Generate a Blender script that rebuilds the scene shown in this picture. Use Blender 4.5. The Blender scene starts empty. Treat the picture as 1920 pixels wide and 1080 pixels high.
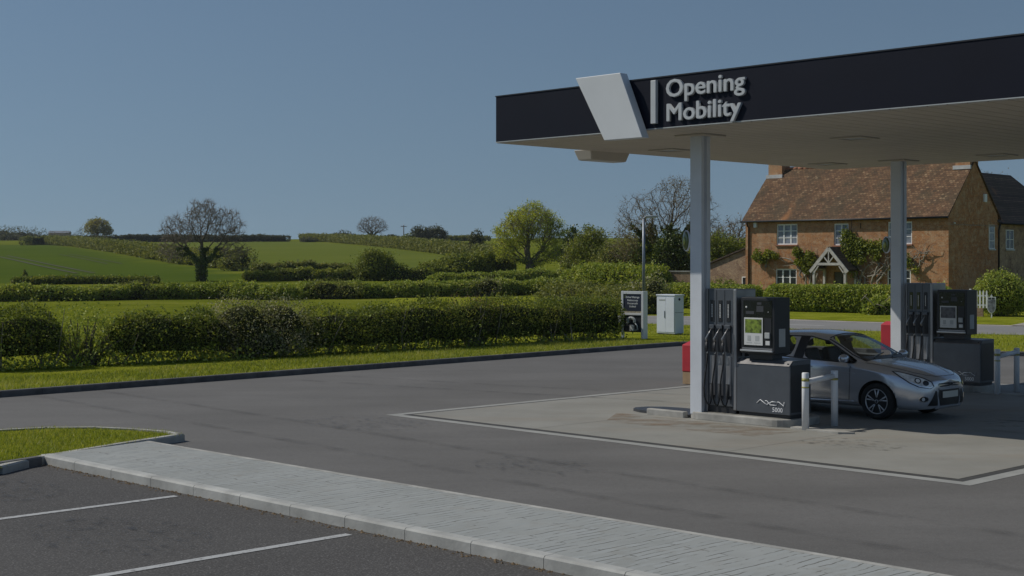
import bpy, bmesh, math, random
import numpy as np
from mathutils import Vector, Matrix
from mathutils.bvhtree import BVHTree
from mathutils.geometry import tessellate_polygon

scene = bpy.context.scene
COL = scene.collection
R = math.radians

# ------------------------------------------------------------------ camera, sky, sun, exposure
H = 2.75                       # eye height
F = 2691.0                     # focal length in photo pixels (1920 wide)
HZ = 489.0                     # horizon row
cam_d = bpy.data.cameras.new('camera')
cam_d.sensor_width = 36.0
cam_d.lens = F / 1920 * 36.0
cam_d.shift_y = -(540 - HZ) / 1920
cam_d.clip_start = 0.1
cam_d.clip_end = 9000
cam = bpy.data.objects.new('camera', cam_d)
cam.location = (0, 0, H)
cam.rotation_euler = (R(90), 0, 0)
COL.objects.link(cam)
scene.camera = cam

SUN_EL = R(45.5)
SUN_H = Vector((-0.967, 0.255))               # horizontal direction towards the sun
world = bpy.data.worlds.new('World')
scene.world = world
world.use_nodes = True
wn = world.node_tree.nodes
wl = world.node_tree.links
bg = wn['Background']
sky = wn.new('ShaderNodeTexSky')
sky.sky_type = 'NISHITA'
sky.sun_disc = False
sky.sun_elevation = SUN_EL
sky.sun_rotation = math.atan2(SUN_H.x, SUN_H.y)
sky.air_density = 1.0
sky.dust_density = 0.0
sky.ozone_density = 2.2
# a clear spring sky that pales only gently towards the horizon
wtc = wn.new('ShaderNodeTexCoord'); wmp = wn.new('ShaderNodeMapping')
wmp.inputs['Scale'].default_value = (1, 1, 0.5); wmp.inputs['Location'].default_value = (0, 0, 0.115)
wl.new(wtc.outputs['Generated'], wmp.inputs['Vector']); wl.new(wmp.outputs[0], sky.inputs['Vector'])
wl.new(sky.outputs[0], bg.inputs['Color'])
bg.inputs['Strength'].default_value = 0.062

sun_d = bpy.data.lights.new('sun', 'SUN')
sun_d.energy = 3.6
sun_d.angle = R(0.53)
sun_d.color = (1.0, 0.95, 0.86)
sun = bpy.data.objects.new('sun', sun_d)
to_sun = Vector((SUN_H.x * math.cos(SUN_EL), SUN_H.y * math.cos(SUN_EL), math.sin(SUN_EL)))
sun.rotation_euler = to_sun.to_track_quat('Z', 'Y').to_euler()
sun.location = (-30, 20, 40)
COL.objects.link(sun)

scene.view_settings.view_transform = 'Standard'
scene.view_settings.look = 'None'
scene.view_settings.exposure = -0.3
scene.view_settings.gamma = 1.0
scene.view_settings.use_curve_mapping = False
scene.cycles.max_bounces = 6
scene.cycles.transparent_max_bounces = 12
scene.cycles.use_denoising = True

# ------------------------------------------------------------------ placing
UX, UY = 0.698, -0.716        # station axis u (towards right and front), v is at right angles to it
VX, VY = 0.716, 0.698
RZ_ST = math.atan2(UY, UX)

def S(u, v, z=0.0):
    return Vector((u * UX + v * VX, u * UY + v * VY, z))

def smooth(a, b, t):
    t = np.clip((t - a) / (b - a), 0, 1)
    return t * t * (3 - 2 * t)

def tz(X, Y):
    """ground height"""
    X = np.asarray(X, float); Y = np.asarray(Y, float)
    t = np.clip((Y - 112) / 408.0, 0, 1)
    z = 10.6 * (t + 0.02 * np.sin(t * 6.0)) 
    z = z - np.where(Y > 520, np.clip((Y - 520) / 420.0, 0, 1.6) * 9.0, 0)
    z = z + 0.5 * t * np.sin(X / 90.0 + 1.0)
    return z - 0.03

def tzf(X, Y):
    return float(tz(X, Y))

def at(px, py):
    """where the sight line through a photo pixel meets the ground"""
    dx, dz = (px - 960) / F, (HZ - py) / F
    Y, st = 6.0, 0.5
    while Y < 1500:
        if H + dz * Y <= tzf(dx * Y, Y):
            break
        Y += max(0.05, Y * 0.002)
    else:
        Y = 512.0                     # the sight line clears the ridge: stand it on the crest
    return Vector((dx * Y, Y, tzf(dx * Y, Y)))

def atY(px, Y, z=None):
    X = (px - 960) / F * Y
    return Vector((X, Y, tzf(X, Y) if z is None else z))

def zat(py, Y):
    return H + (HZ - py) / F * Y

# ------------------------------------------------------------------ objects
def tag(o, label=None, cat=None, group=None, kind=None):
    if label: o['label'] = label
    if cat: o['category'] = cat
    if group: o['group'] = group
    if kind: o['kind'] = kind
    return o

def empty(name, loc=(0, 0, 0), rz=0.0, label=None, cat=None, group=None):
    o = bpy.data.objects.new(name, None)
    COL.objects.link(o)
    o.location = loc
    o.rotation_euler = (0, 0, rz)
    o.empty_display_size = 0.2
    return tag(o, label, cat, group)

def link_mesh(name, me, mat=None, parent=None):
    if mat is not None:
        for m in (mat if isinstance(mat, (list, tuple)) else [mat]):
            me.materials.append(m)
    o = bpy.data.objects.new(name, me)
    COL.objects.link(o)
    if parent is not None:
        o.parent = parent
    return o

def np_mesh(name, verts, faces_flat, loop_totals, tint=None, smooth_=False):
    me = bpy.data.meshes.new(name)
    verts = np.asarray(verts, np.float32)
    n = len(verts)
    me.vertices.add(n)
    me.vertices.foreach_set('co', verts.ravel())
    faces_flat = np.asarray(faces_flat, np.int32)
    loop_totals = np.asarray(loop_totals, np.int32)
    me.loops.add(len(faces_flat))
    me.loops.foreach_set('vertex_index', faces_flat)
    me.polygons.add(len(loop_totals))
    starts = np.concatenate([[0], np.cumsum(loop_totals)[:-1]]).astype(np.int32)
    me.polygons.foreach_set('loop_start', starts)
    me.polygons.foreach_set('loop_total', loop_totals)
    if smooth_:
        me.polygons.foreach_set('use_smooth', np.ones(len(loop_totals), bool))
    if tint is not None:
        a = me.attributes.new('tint', 'FLOAT', 'FACE')
        a.data.foreach_set('value', np.asarray(tint, np.float32))
    me.update(calc_edges=True)
    return me

class MB:
    """collects shapes, then builds one mesh object"""
    def __init__(self):
        self.v = []; self.f = []; self.s = []
    def add(self, verts, faces, sm=False):
        b = len(self.v)
        self.v.extend([tuple(p) for p in verts])
        for q in faces:
            self.f.append([b + i for i in q]); self.s.append(sm)
        return self
    def box(self, x0, x1, y0, y1, z0, z1, M=None, bev=0.0):
        if bev > 0:
            bm = bmesh.new()
            bmesh.ops.create_cube(bm, size=1.0)
            for w in bm.verts:
                w.co = Vector(((x0 + x1) / 2 + w.co.x * (x1 - x0), (y0 + y1) / 2 + w.co.y * (y1 - y0), (z0 + z1) / 2 + w.co.z * (z1 - z0)))
            bmesh.ops.bevel(bm, geom=list(bm.edges), offset=bev, segments=2, affect='EDGES', profile=0.6)
            bm.verts.index_update()
            vs = [w.co.copy() for w in bm.verts]; fs = [[w.index for w in q.verts] for q in bm.faces]
            bm.free()
        else:
            vs = [Vector(p) for p in ((x0, y0, z0), (x1, y0, z0), (x1, y1, z0), (x0, y1, z0), (x0, y0, z1), (x1, y0, z1), (x1, y1, z1), (x0, y1, z1))]
            fs = [(0, 3, 2, 1), (4, 5, 6, 7), (0, 1, 5, 4), (1, 2, 6, 5), (2, 3, 7, 6), (3, 0, 4, 7)]
        if M is not None:
            vs = [M @ p for p in vs]
        return self.add(vs, fs)
    def prism(self, poly, z0, z1, M=None):
        """poly: list of (x,y), extruded along z"""
        a = sum(poly[i][0] * poly[(i + 1) % len(poly)][1] - poly[(i + 1) % len(poly)][0] * poly[i][1] for i in range(len(poly)))
        if a < 0: poly = poly[::-1]
        n = len(poly)
        vs = [Vector((p[0], p[1], z0)) for p in poly] + [Vector((p[0], p[1], z1)) for p in poly]
        if M is not None: vs = [M @ p for p in vs]
        fs = [list(range(n))[::-1], [n + i for i in range(n)]] + [(i, (i + 1) % n, n + (i + 1) % n, n + i) for i in range(n)]
        return self.add(vs, fs)
    def tube(self, pts, rad, n=8, cap=True):
        pts = [Vector(p) for p in pts]
        rs = rad if isinstance(rad, (list, tuple, np.ndarray)) else [rad] * len(pts)
        b = len(self.v)
        ref = None
        for i, p in enumerate(pts):
            t = (pts[min(i + 1, len(pts) - 1)] - pts[max(i - 1, 0)])
            t = t.normalized() if t.length > 1e-9 else Vector((0, 0, 1))
            if ref is None:
                ref = Vector((1, 0, 0)) if abs(t.x) < 0.8 else Vector((0, 1, 0))
            a = (ref - t * ref.dot(t)).normalized()
            ref = a
            c = t.cross(a)
            for k in range(n):
                w = 2 * math.pi * k / n
                q = p + (a * math.cos(w) + c * math.sin(w)) * rs[i]
                self.v.append((q.x, q.y, q.z))
        for i in range(len(pts) - 1):
            for k in range(n):
                k2 = (k + 1) % n
                self.f.append([b + i * n + k, b + i * n + k2, b + (i + 1) * n + k2, b + (i + 1) * n + k]); self.s.append(True)
        if cap:
            self.f.append([b + k for k in range(n)][::-1]); self.s.append(False)
            e = b + (len(pts) - 1) * n
            self.f.append([e + k for k in range(n)]); self.s.append(False)
        return self
    def lathe(self, prof, n=24, M=None, sm=True):
        """prof: (r, z) list revolved about z"""
        b = len(self.v)
        for (r, z) in prof:
            for k in range(n):
                w = 2 * math.pi * k / n
                p = Vector((r * math.cos(w), r * math.sin(w), z))
                if M is not None: p = M @ p
                self.v.append((p.x, p.y, p.z))
        for i in range(len(prof) - 1):
            for k in range(n):
                k2 = (k + 1) % n
                self.f.append([b + i * n + k, b + i * n + k2, b + (i + 1) * n + k2, b + (i + 1) * n + k]); self.s.append(sm)
        for (i, rev) in ((0, True), (len(prof) - 1, False)):
            if prof[i][0] > 1e-6:
                q = [b + i * n + k for k in range(n)]
                self.f.append(q[::-1] if rev else q); self.s.append(False)
        return self
    def build(self, name, mat=None, parent=None):
        me = bpy.data.meshes.new(name)
        me.from_pydata(self.v, [], self.f)
        me.polygons.foreach_set('use_smooth', self.s)
        me.update()
        return link_mesh(name, me, mat, parent)

def bevel_mod(o, w=0.005, seg=2):
    m = o.modifiers.new('bevel', 'BEVEL'); m.width = w; m.segments = seg; m.limit_method = 'ANGLE'
    m.harden_normals = False
    return o

def sheet(name, poly, z, mat, parent=None, sub=0):
    """flat polygon sheet; poly is a list of (x, y)"""
    bm = bmesh.new()
    vs = [bm.verts.new((p[0], p[1], z)) for p in poly]
    f = bm.faces.new(vs)
    f.normal_update()
    if f.normal.z < 0: f.normal_flip()
    bmesh.ops.triangulate(bm, faces=bm.faces[:])
    bmesh.ops.recalc_face_normals(bm, faces=bm.faces[:])
    me = bpy.data.meshes.new(name); bm.to_mesh(me); bm.free()
    return link_mesh(name, me, mat, parent)

def strip_poly(line, w, left=True):
    """polygon of a band from a polyline (offset sideways by w)"""
    off = offset_line(line, w if left else -w)
    return list(line) + off[::-1]

def offset_line(line, w):
    out = []
    for i, p in enumerate(line):
        a = Vector(line[max(i - 1, 0)][:2]); b = Vector(line[min(i + 1, len(line) - 1)][:2])
        t = (b - a).normalized(); nrm = Vector((-t.y, t.x))
        out.append((p[0] + nrm.x * w, p[1] + nrm.y * w))
    return out

def dense(line, step):
    out = []
    for a, b in zip(line[:-1], line[1:]):
        a = Vector(a); b = Vector(b); n = max(1, int((b - a).length / step))
        out += [a.lerp(b, i / n) for i in range(n)]
    return out + [Vector(line[-1])]

# ------------------------------------------------------------------ materials
def new_mat(name):
    m = bpy.data.materials.new(name); m.use_nodes = True
    nt = m.node_tree
    return m, nt, nt.nodes, nt.links, nt.nodes['Principled BSDF']

def coords(nodes, links, scale=(1, 1, 1), rot=(0, 0, 0)):
    tc = nodes.new('ShaderNodeTexCoord'); mp = nodes.new('ShaderNodeMapping')
    mp.inputs['Scale'].default_value = scale; mp.inputs['Rotation'].default_value = rot
    links.new(tc.outputs['Object'], mp.inputs['Vector'])
    return mp.outputs[0]

def noise(nodes, links, vec, scale, detail=4, rough=0.55):
    n = nodes.new('ShaderNodeTexNoise'); n.inputs['Scale'].default_value = scale
    n.inputs['Detail'].default_value = detail; n.inputs['Roughness'].default_value = rough
    links.new(vec, n.inputs['Vector'])
    return n.outputs['Fac']

def ramp(nodes, links, fac, stops):
    r = nodes.new('ShaderNodeValToRGB')
    e = r.color_ramp.elements
    while len(e) < len(stops): e.new(0.5)
    for k, (p, c) in zip(e, stops):
        k.position = p; k.color = (*c, 1) if len(c) == 3 else c
    links.new(fac, r.inputs['Fac'])
    return r.outputs['Color']

def mixc(nodes, links, fac, a, b, mode='MIX'):
    m = nodes.new('ShaderNodeMix'); m.data_type = 'RGBA'; m.blend_type = mode
    for s, v in ((m.inputs[0], fac), (m.inputs[6], a), (m.inputs[7], b)):
        if hasattr(v, 'is_output') or hasattr(v, 'links'): links.new(v, s)
        elif isinstance(v, (int, float)): s.default_value = v
        else: s.default_value = (*v, 1)
    return m.outputs[2]

def math_n(nodes, links, op, a, b=None):
    m = nodes.new('ShaderNodeMath'); m.operation = op
    for s, v in ((m.inputs[0], a), (m.inputs[1], b)):
        if v is None: continue
        if isinstance(v, (int, float)): s.default_value = v
        else: links.new(v, s)
    return m.outputs[0]

def bump(nodes, links, bsdf, height, strength=0.3, dist=0.01):
    b = nodes.new('ShaderNodeBump'); b.inputs['Strength'].default_value = strength; b.inputs['Distance'].default_value = dist
    links.new(height, b.inputs['Height']); links.new(b.outputs[0], bsdf.inputs['Normal'])

def plain(name, c, rough=0.5, metal=0.0, var=0.08, scale=6.0, spec=0.5, coat=0.0, bmp=0.0, rvar=0.0):
    m, nt, N, L, B = new_mat(name)
    v = coords(N, L)
    f = noise(N, L, v, scale, 5)
    lo = tuple(max(0, x * (1 - var)) for x in c); hi = tuple(min(1, x * (1 + var)) for x in c)
    L.new(ramp(N, L, f, [(0.3, lo), (0.7, hi)]), B.inputs['Base Color'])
    B.inputs['Roughness'].default_value = rough; B.inputs['Metallic'].default_value = metal
    B.inputs['Specular IOR Level'].default_value = spec; B.inputs['Coat Weight'].default_value = coat
    if rvar:
        mr = N.new('ShaderNodeMapRange'); mr.inputs[3].default_value = rough - rvar; mr.inputs[4].default_value = rough + rvar
        L.new(noise(N, L, v, scale * 2.3, 6), mr.inputs[0]); L.new(mr.outputs[0], B.inputs['Roughness'])
    if bmp: bump(N, L, B, noise(N, L, v, scale * 8, 4), bmp, 0.01)
    return m

def leaf_mat(name, c0, c1, c2, trans=0.35, clump=0.6, rough=0.55, spec=0.25):
    """leaves: three hues picked per leaf and per clump, with light coming through"""
    m, nt, N, L, B = new_mat(name)
    at_ = N.new('ShaderNodeAttribute'); at_.attribute_name = 'tint'
    v = coords(N, L)
    f = noise(N, L, v, clump, 3)
    s = math_n(N, L, 'ADD', math_n(N, L, 'MULTIPLY', at_.outputs['Fac'], 0.55), math_n(N, L, 'MULTIPLY', f, 0.6))
    col = ramp(N, L, s, [(0.2, c0), (0.55, c1), (0.95, c2)])
    L.new(col, B.inputs['Base Color'])
    B.inputs['Roughness'].default_value = rough; B.inputs['Specular IOR Level'].default_value = spec
    tr = N.new('ShaderNodeBsdfTranslucent')
    L.new(mixc(N, L, 1.0, col, (1.15, 1.1, 0.5), 'MULTIPLY'), tr.inputs['Color'])
    mx = N.new('ShaderNodeMixShader'); mx.inputs[0].default_value = trans
    L.new(B.outputs[0], mx.inputs[1]); L.new(tr.outputs[0], mx.inputs[2])
    L.new(mx.outputs[0], N['Material Output'].inputs['Surface'])
    return m

def asphalt(name, c, c2, stain=0.5, speck=0.25):
    m, nt, N, L, B = new_mat(name)
    v = coords(N, L)
    vs = coords(N, L, (0.35, 1.3, 1), (0, 0, R(46)))           # wear drawn out along the driving direction
    base = ramp(N, L, noise(N, L, v, 0.28, 6, 0.6), [(0.3, c), (0.7, c2)])
    base = mixc(N, L, math_n(N, L, 'MULTIPLY', ramp(N, L, noise(N, L, vs, 0.55, 7, 0.65), [(0.42, (0, 0, 0)), (0.66, (1, 1, 1))]), stain), base, tuple(x * 0.62 for x in c))
    sp = noise(N, L, v, 45, 2, 0.7)
    base = mixc(N, L, math_n(N, L, 'MULTIPLY', ramp(N, L, sp, [(0.52, (0, 0, 0)), (0.7, (1, 1, 1))]), speck), base, (0.34, 0.33, 0.31))
    base = mixc(N, L, math_n(N, L, 'MULTIPLY', ramp(N, L, noise(N, L, v, 12, 4, 0.7), [(0.5, (0, 0, 0)), (0.62, (1, 1, 1))]), 0.3), base, tuple(x * 0.75 for x in c))
    L.new(base, B.inputs['Base Color'])
    B.inputs['Roughness'].default_value = 0.8; B.inputs['Specular IOR Level'].default_value = 0.3
    bump(N, L, B, math_n(N, L, 'ADD', sp, noise(N, L, v, 130, 2)), 0.5, 0.006)
    return m

def brick_mat(name, ca, cb, cm, pale=0.35):
    m, nt, N, L, B = new_mat(name)
    tc = N.new('ShaderNodeTexCoord'); sp = N.new('ShaderNodeSeparateXYZ'); cb_ = N.new('ShaderNodeCombineXYZ')
    L.new(tc.outputs['Object'], sp.inputs[0])
    L.new(math_n(N, L, 'ADD', sp.outputs[0], sp.outputs[1]), cb_.inputs[0]); L.new(sp.outputs[2], cb_.inputs[1])
    br = N.new('ShaderNodeTexBrick')
    br.inputs['Scale'].default_value = 1.0; br.inputs['Brick Width'].default_value = 0.23; br.inputs['Row Height'].default_value = 0.077
    br.inputs['Mortar Size'].default_value = 0.008; br.inputs['Bias'].default_value = 0.0
    br.inputs['Color1'].default_value = (*ca, 1); br.inputs['Color2'].default_value = (*cb, 1); br.inputs['Mortar'].default_value = (*cm, 1)
    L.new(cb_.outputs[0], br.inputs['Vector'])
    v = tc.outputs['Object']
    col = mixc(N, L, math_n(N, L, 'MULTIPLY', ramp(N, L, noise(N, L, v, 0.55, 5, 0.6), [(0.4, (0, 0, 0)), (0.68, (1, 1, 1))]), pale), br.outputs['Color'], (0.52, 0.38, 0.25))
    col = mixc(N, L, math_n(N, L, 'MULTIPLY', ramp(N, L, noise(N, L, v, 2.4, 7, 0.85), [(0.50, (0, 0, 0)), (0.60, (1, 1, 1))]), 0.75), col, (0.50, 0.36, 0.22))
    col = mixc(N, L, math_n(N, L, 'MULTIPLY', ramp(N, L, noise(N, L, v, 2.9, 7, 0.85), [(0.52, (0, 0, 0)), (0.62, (1, 1, 1))]), 0.7), col, tuple(x * 0.42 for x in ca))
    L.new(col, B.inputs['Base Color']); B.inputs['Roughness'].default_value = 0.9
    bump(N, L, B, br.outputs['Fac'], -0.4, 0.01)
    return m

def tile_mat(name, stops, moss=0.5):
    m, nt, N, L, B = new_mat(name)
    tc = N.new('ShaderNodeTexCoord'); sp = N.new('ShaderNodeSeparateXYZ'); cb_ = N.new('ShaderNodeCombineXYZ')
    L.new(tc.outputs['Object'], sp.inputs[0])
    L.new(math_n(N, L, 'MULTIPLY', sp.outputs[0], 1.0), cb_.inputs[0]); L.new(math_n(N, L, 'MULTIPLY', sp.outputs[2], 1.41), cb_.inputs[1])
    br = N.new('ShaderNodeTexBrick'); br.inputs['Scale'].default_value = 1.0
    br.inputs['Brick Width'].default_value = 0.2; br.inputs['Row Height'].default_value = 0.16; br.inputs['Mortar Size'].default_value = 0.018
    br.inputs['Color1'].default_value = (0.1, 0.1, 0.1, 1); br.inputs['Color2'].default_value = (0.9, 0.9, 0.9, 1); br.inputs['Mortar'].default_value = (0, 0, 0, 1)
    L.new(cb_.outputs[0], br.inputs['Vector'])
    v = tc.outputs['Object']
    f = math_n(N, L, 'ADD', math_n(N, L, 'MULTIPLY', br.outputs['Color'], 0.42), math_n(N, L, 'MULTIPLY', noise(N, L, coords(N, L, (1, 1, 2.6)), 1.1, 7, 0.8), 0.6))
    col = ramp(N, L, f, stops)
    ms = coords(N, L, (1.0, 1, 0.35), (0, R(24), 0))
    col = mixc(N, L, math_n(N, L, 'MULTIPLY', ramp(N, L, noise(N, L, ms, 0.8, 6, 0.7), [(0.45, (0, 0, 0)), (0.62, (1, 1, 1))]), moss), col, (0.045, 0.042, 0.022))
    col = mixc(N, L, math_n(N, L, 'MULTIPLY', ramp(N, L, noise(N, L, ms, 0.45, 4, 0.6), [(0.62, (0, 0, 0)), (0.74, (1, 1, 1))]), 0.6), col, (0.36, 0.15, 0.05))
    col = mixc(N, L, math_n(N, L, 'MULTIPLY', ramp(N, L, math_n(N, L, 'ADD', math_n(N, L, 'MULTIPLY', br.outputs['Color'], 0.5), math_n(N, L, 'MULTIPLY', noise(N, L, coords(N, L, (1, 1, 2.6)), 3.2, 4, 0.7), 0.5)), [(0.66, (0, 0, 0)), (0.73, (1, 1, 1))]), 0.5), col, (0.38, 0.27, 0.155))
    L.new(col, B.inputs['Base Color']); B.inputs['Roughness'].default_value = 0.9
    bump(N, L, B, br.outputs['Fac'], -0.9, 0.03)
    return m

def grass_ground(name, c0, c1, c2, s=1.0):
    m, nt, N, L, B = new_mat(name)
    v = coords(N, L)
    f = math_n(N, L, 'ADD', math_n(N, L, 'MULTIPLY', noise(N, L, v, 0.25 * s, 5, 0.65), 0.6), math_n(N, L, 'MULTIPLY', noise(N, L, v, 6 * s, 4, 0.7), 0.4))
    L.new(ramp(N, L, f, [(0.35, c0), (0.5, c1), (0.68, c2)]), B.inputs['Base Color'])
    B.inputs['Roughness'].default_value = 1.0; B.inputs['Specular IOR Level'].default_value = 0.0
    bump(N, L, B, noise(N, L, v, 14 * s, 5, 0.8), 0.8, 0.08)
    return m

M = {}
M['asphalt'] = asphalt('asphalt', (0.128, 0.122, 0.114), (0.166, 0.159, 0.150), 0.36)
M['asphalt_bay'] = asphalt('asphalt_bay', (0.064, 0.059, 0.055), (0.082, 0.077, 0.072), 0.25, 0.4)
M['road'] = asphalt('road_asphalt', (0.225, 0.22, 0.21), (0.275, 0.265, 0.255), 0.3, 0.1)
M['paint'] = plain('road_paint', (0.62, 0.62, 0.60), 0.7, 0, 0.25, 9)
M['kerb'] = plain('kerb_concrete', (0.36, 0.35, 0.32), 0.9, 0, 0.3, 3, bmp=0.3)
M['kerb_dark'] = plain('kerb_dark', (0.115, 0.11, 0.105), 0.9, 0, 0.35, 3, bmp=0.3)
M['white'] = plain('white_paint', (0.72, 0.73, 0.74), 0.42, 0, 0.05, 2.5, rvar=0.1)
M['cabinet'] = plain('cabinet_white', (0.66, 0.70, 0.78), 0.5, 0, 0.05, 2.0)
M['white_metal'] = plain('white_metal', (0.62, 0.65, 0.69), 0.4, 0, 0.07, 2.0, rvar=0.1)
M['cream'] = plain('soffit_cream', (0.52, 0.465, 0.39), 0.6, 0, 0.06, 1.2)
M['navy'] = plain('navy_panel', (0.0055, 0.0072, 0.0165), 0.55, 0, 0.12, 0.8, spec=0.18)
M['letter_white'] = plain('letter_white', (0.85, 0.86, 0.88), 0.35, 0, 0.03)
M['letter'] = plain('letter_grey', (0.50, 0.52, 0.53), 0.4, 0, 0.05, 4)
M['emblem'] = plain('emblem_grey', (0.60, 0.62, 0.63), 0.45, 0, 0.04, 1.5)
M['steel'] = plain('brushed_steel', (0.33, 0.325, 0.33), 0.38, 0.75, 0.12, 3, rvar=0.12)
M['steel_dark'] = plain('dark_steel', (0.115, 0.125, 0.14), 0.42, 0.55, 0.1, 3, rvar=0.1)
M['steel_light'] = plain('pale_steel', (0.56, 0.57, 0.58), 0.35, 0.6, 0.08, 4)
M['galv'] = plain('galvanised', (0.23, 0.255, 0.29), 0.45, 0.4, 0.12, 5)
M['black'] = plain('black_plastic', (0.016, 0.017, 0.02), 0.45, 0, 0.15, 5)
M['dark_grey'] = plain('dark_grey', (0.045, 0.048, 0.055), 0.5, 0, 0.15, 4)
M['rubber'] = plain('rubber', (0.02, 0.02, 0.021), 0.8, 0, 0.2, 8)
M['screen_glass'] = plain('dark_glass', (0.012, 0.014, 0.018), 0.12, 0, 0.2, 4)
M['red'] = plain('red_plastic', (0.52, 0.035, 0.045), 0.5, 0, 0.12, 3)
M['tan'] = plain('tan_base', (0.42, 0.29, 0.17), 0.8, 0, 0.15, 5)
M['yellow'] = plain('yellow_band', (0.34, 0.32, 0.10), 0.7, 0, 0.75, 22)
M['bark'] = plain('bark', (0.13, 0.11, 0.08), 0.95, 0, 0.35, 3, bmp=0.5)
M['bark_pale'] = plain('bark_pale', (0.27, 0.24, 0.19), 0.95, 0, 0.3, 3, bmp=0.5)
M['twig'] = plain('twig', (0.20, 0.165, 0.12), 0.95, 0, 0.3, 3)
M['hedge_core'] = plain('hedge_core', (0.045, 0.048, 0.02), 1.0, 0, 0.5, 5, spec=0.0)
M['wood_porch'] = plain('wood_porch', (0.46, 0.44, 0.40), 0.7, 0, 0.25, 5)
M['wood_white'] = plain('wood_white', (0.80, 0.80, 0.78), 0.6, 0, 0.15, 6)
M['wood_door'] = plain('wood_door', (0.10, 0.09, 0.06), 0.6, 0, 0.2, 6)
M['gutter'] = plain('gutter_black', (0.012, 0.012, 0.014), 0.5, 0, 0.2, 4)
M['lead'] = plain('lead_flashing', (0.5, 0.5, 0.5), 0.6, 0, 0.15, 4)
M['pane'] = plain('window_pane', (0.03, 0.034, 0.036), 0.08, 0, 0.6, 1.6)
M['pane_pale'] = plain('window_pane_pale', (0.20, 0.22, 0.26), 0.12, 0, 0.45, 2.6)  # paler grey-blue base colour for some of the panes
M['terracotta'] = plain('terracotta', (0.32, 0.14, 0.08), 0.85, 0, 0.2, 4)
M['green_disc'] = plain('green_disc', (0.10, 0.13, 0.04), 0.35, 0, 0.15, 6)
M['lime_disc'] = plain('lime_disc', (0.30, 0.34, 0.08), 0.4, 0, 0.15, 6)
M['poster_green'] = plain('poster_green', (0.16, 0.22, 0.03), 0.4, 0, 0.75, 16)
M['poster_dark'] = plain('poster_dark', (0.10, 0.10, 0.11), 0.4, 0, 0.6, 16)
M['paper'] = plain('paper', (0.62, 0.63, 0.62), 0.5, 0, 0.05, 6)
M['ink'] = plain('ink_grey', (0.40, 0.42, 0.42), 0.5, 0, 0.1, 6)
M['brick'] = brick_mat('house_brick', (0.45, 0.17, 0.05), (0.29, 0.115, 0.042), (0.36, 0.255, 0.14))
M['brick_old'] = brick_mat('old_brick', (0.21, 0.11, 0.06), (0.27, 0.15, 0.085), (0.32, 0.28, 0.22), 0.6)
M['tile'] = tile_mat('roof_tile', [(0.2, (0.045, 0.025, 0.012)), (0.45, (0.125, 0.064, 0.030)), (0.62, (0.18, 0.098, 0.046)), (0.85, (0.28, 0.165, 0.08))])
M['tile_dark'] = tile_mat('roof_tile_dark', [(0.2, (0.03, 0.02, 0.016)), (0.5, (0.075, 0.05, 0.036)), (0.85, (0.17, 0.12, 0.085))])
M['grass_verge'] = grass_ground('verge_grass', (0.14, 0.165, 0.018), (0.24, 0.265, 0.022), (0.36, 0.35, 0.06), 2.0)
M['meadow'] = grass_ground('meadow_grass', (0.07, 0.105, 0.014), (0.125, 0.17, 0.02), (0.20, 0.22, 0.04))
M['blade'] = leaf_mat('grass_blade', (0.119, 0.155, 0.026), (0.267, 0.324, 0.046), (0.478, 0.445, 0.142), 0.4, 0.5)
M['leaf_hedge'] = leaf_mat('hedge_leaf', (0.054, 0.081, 0.024), (0.161, 0.211, 0.040), (0.404, 0.392, 0.091), 0.42, 0.8)
M['leaf_hedge_light'] = leaf_mat('hedge_leaf_light', (0.113, 0.159, 0.035), (0.291, 0.363, 0.058), (0.580, 0.571, 0.155), 0.35, 0.8)
M['leaf_dull'] = leaf_mat('dull_leaf', (0.080, 0.099, 0.023), (0.198, 0.225, 0.060), (0.413, 0.384, 0.135), 0.35, 0.8)
M['leaf_blossom'] = leaf_mat('blossom_leaf', (0.083, 0.103, 0.031), (0.211, 0.227, 0.082), (0.680, 0.616, 0.486), 0.35, 0.9)
M['leaf_oak'] = leaf_mat('oak_leaf', (0.166, 0.219, 0.036), (0.412, 0.471, 0.064), (0.653, 0.599, 0.140), 0.45, 0.35)
M['leaf_oak_bronze'] = leaf_mat('oak_leaf_bronze', (0.140, 0.132, 0.029), (0.281, 0.259, 0.054), (0.429, 0.397, 0.081), 0.4, 0.3)
M['leaf_tree'] = leaf_mat('tree_leaf', (0.076, 0.100, 0.026), (0.214, 0.256, 0.048), (0.403, 0.394, 0.087), 0.35, 0.35)
M['leaf_far'] = leaf_mat('far_leaf', (0.053, 0.059, 0.031), (0.106, 0.112, 0.056), (0.163, 0.163, 0.088), 0.3, 0.2)
M['leaf_ivy'] = leaf_mat('ivy_leaf', (0.030, 0.050, 0.012), (0.086, 0.128, 0.019), (0.252, 0.286, 0.055), 0.15, 0.5, 0.4, 0.5)
M['leaf_bare'] = leaf_mat('bud_leaf', (0.122, 0.094, 0.049), (0.221, 0.169, 0.078), (0.338, 0.260, 0.117), 0.3, 0.4)
# ------------------------------------------------------------------ vegetation builders
def sines(seed, n=7, f0=0.6, f1=3.0):
    rg = np.random.RandomState(seed)
    d = rg.normal(size=(n, 3)); d /= np.linalg.norm(d, axis=1)[:, None]
    f = np.exp(rg.uniform(np.log(f0), np.log(f1), n)); ph = rg.uniform(0, 6.28, n)
    def g(p):
        return np.sin(p @ (d * f[:, None]).T + ph).sum(1) / n * 1.6
    return g

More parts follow.
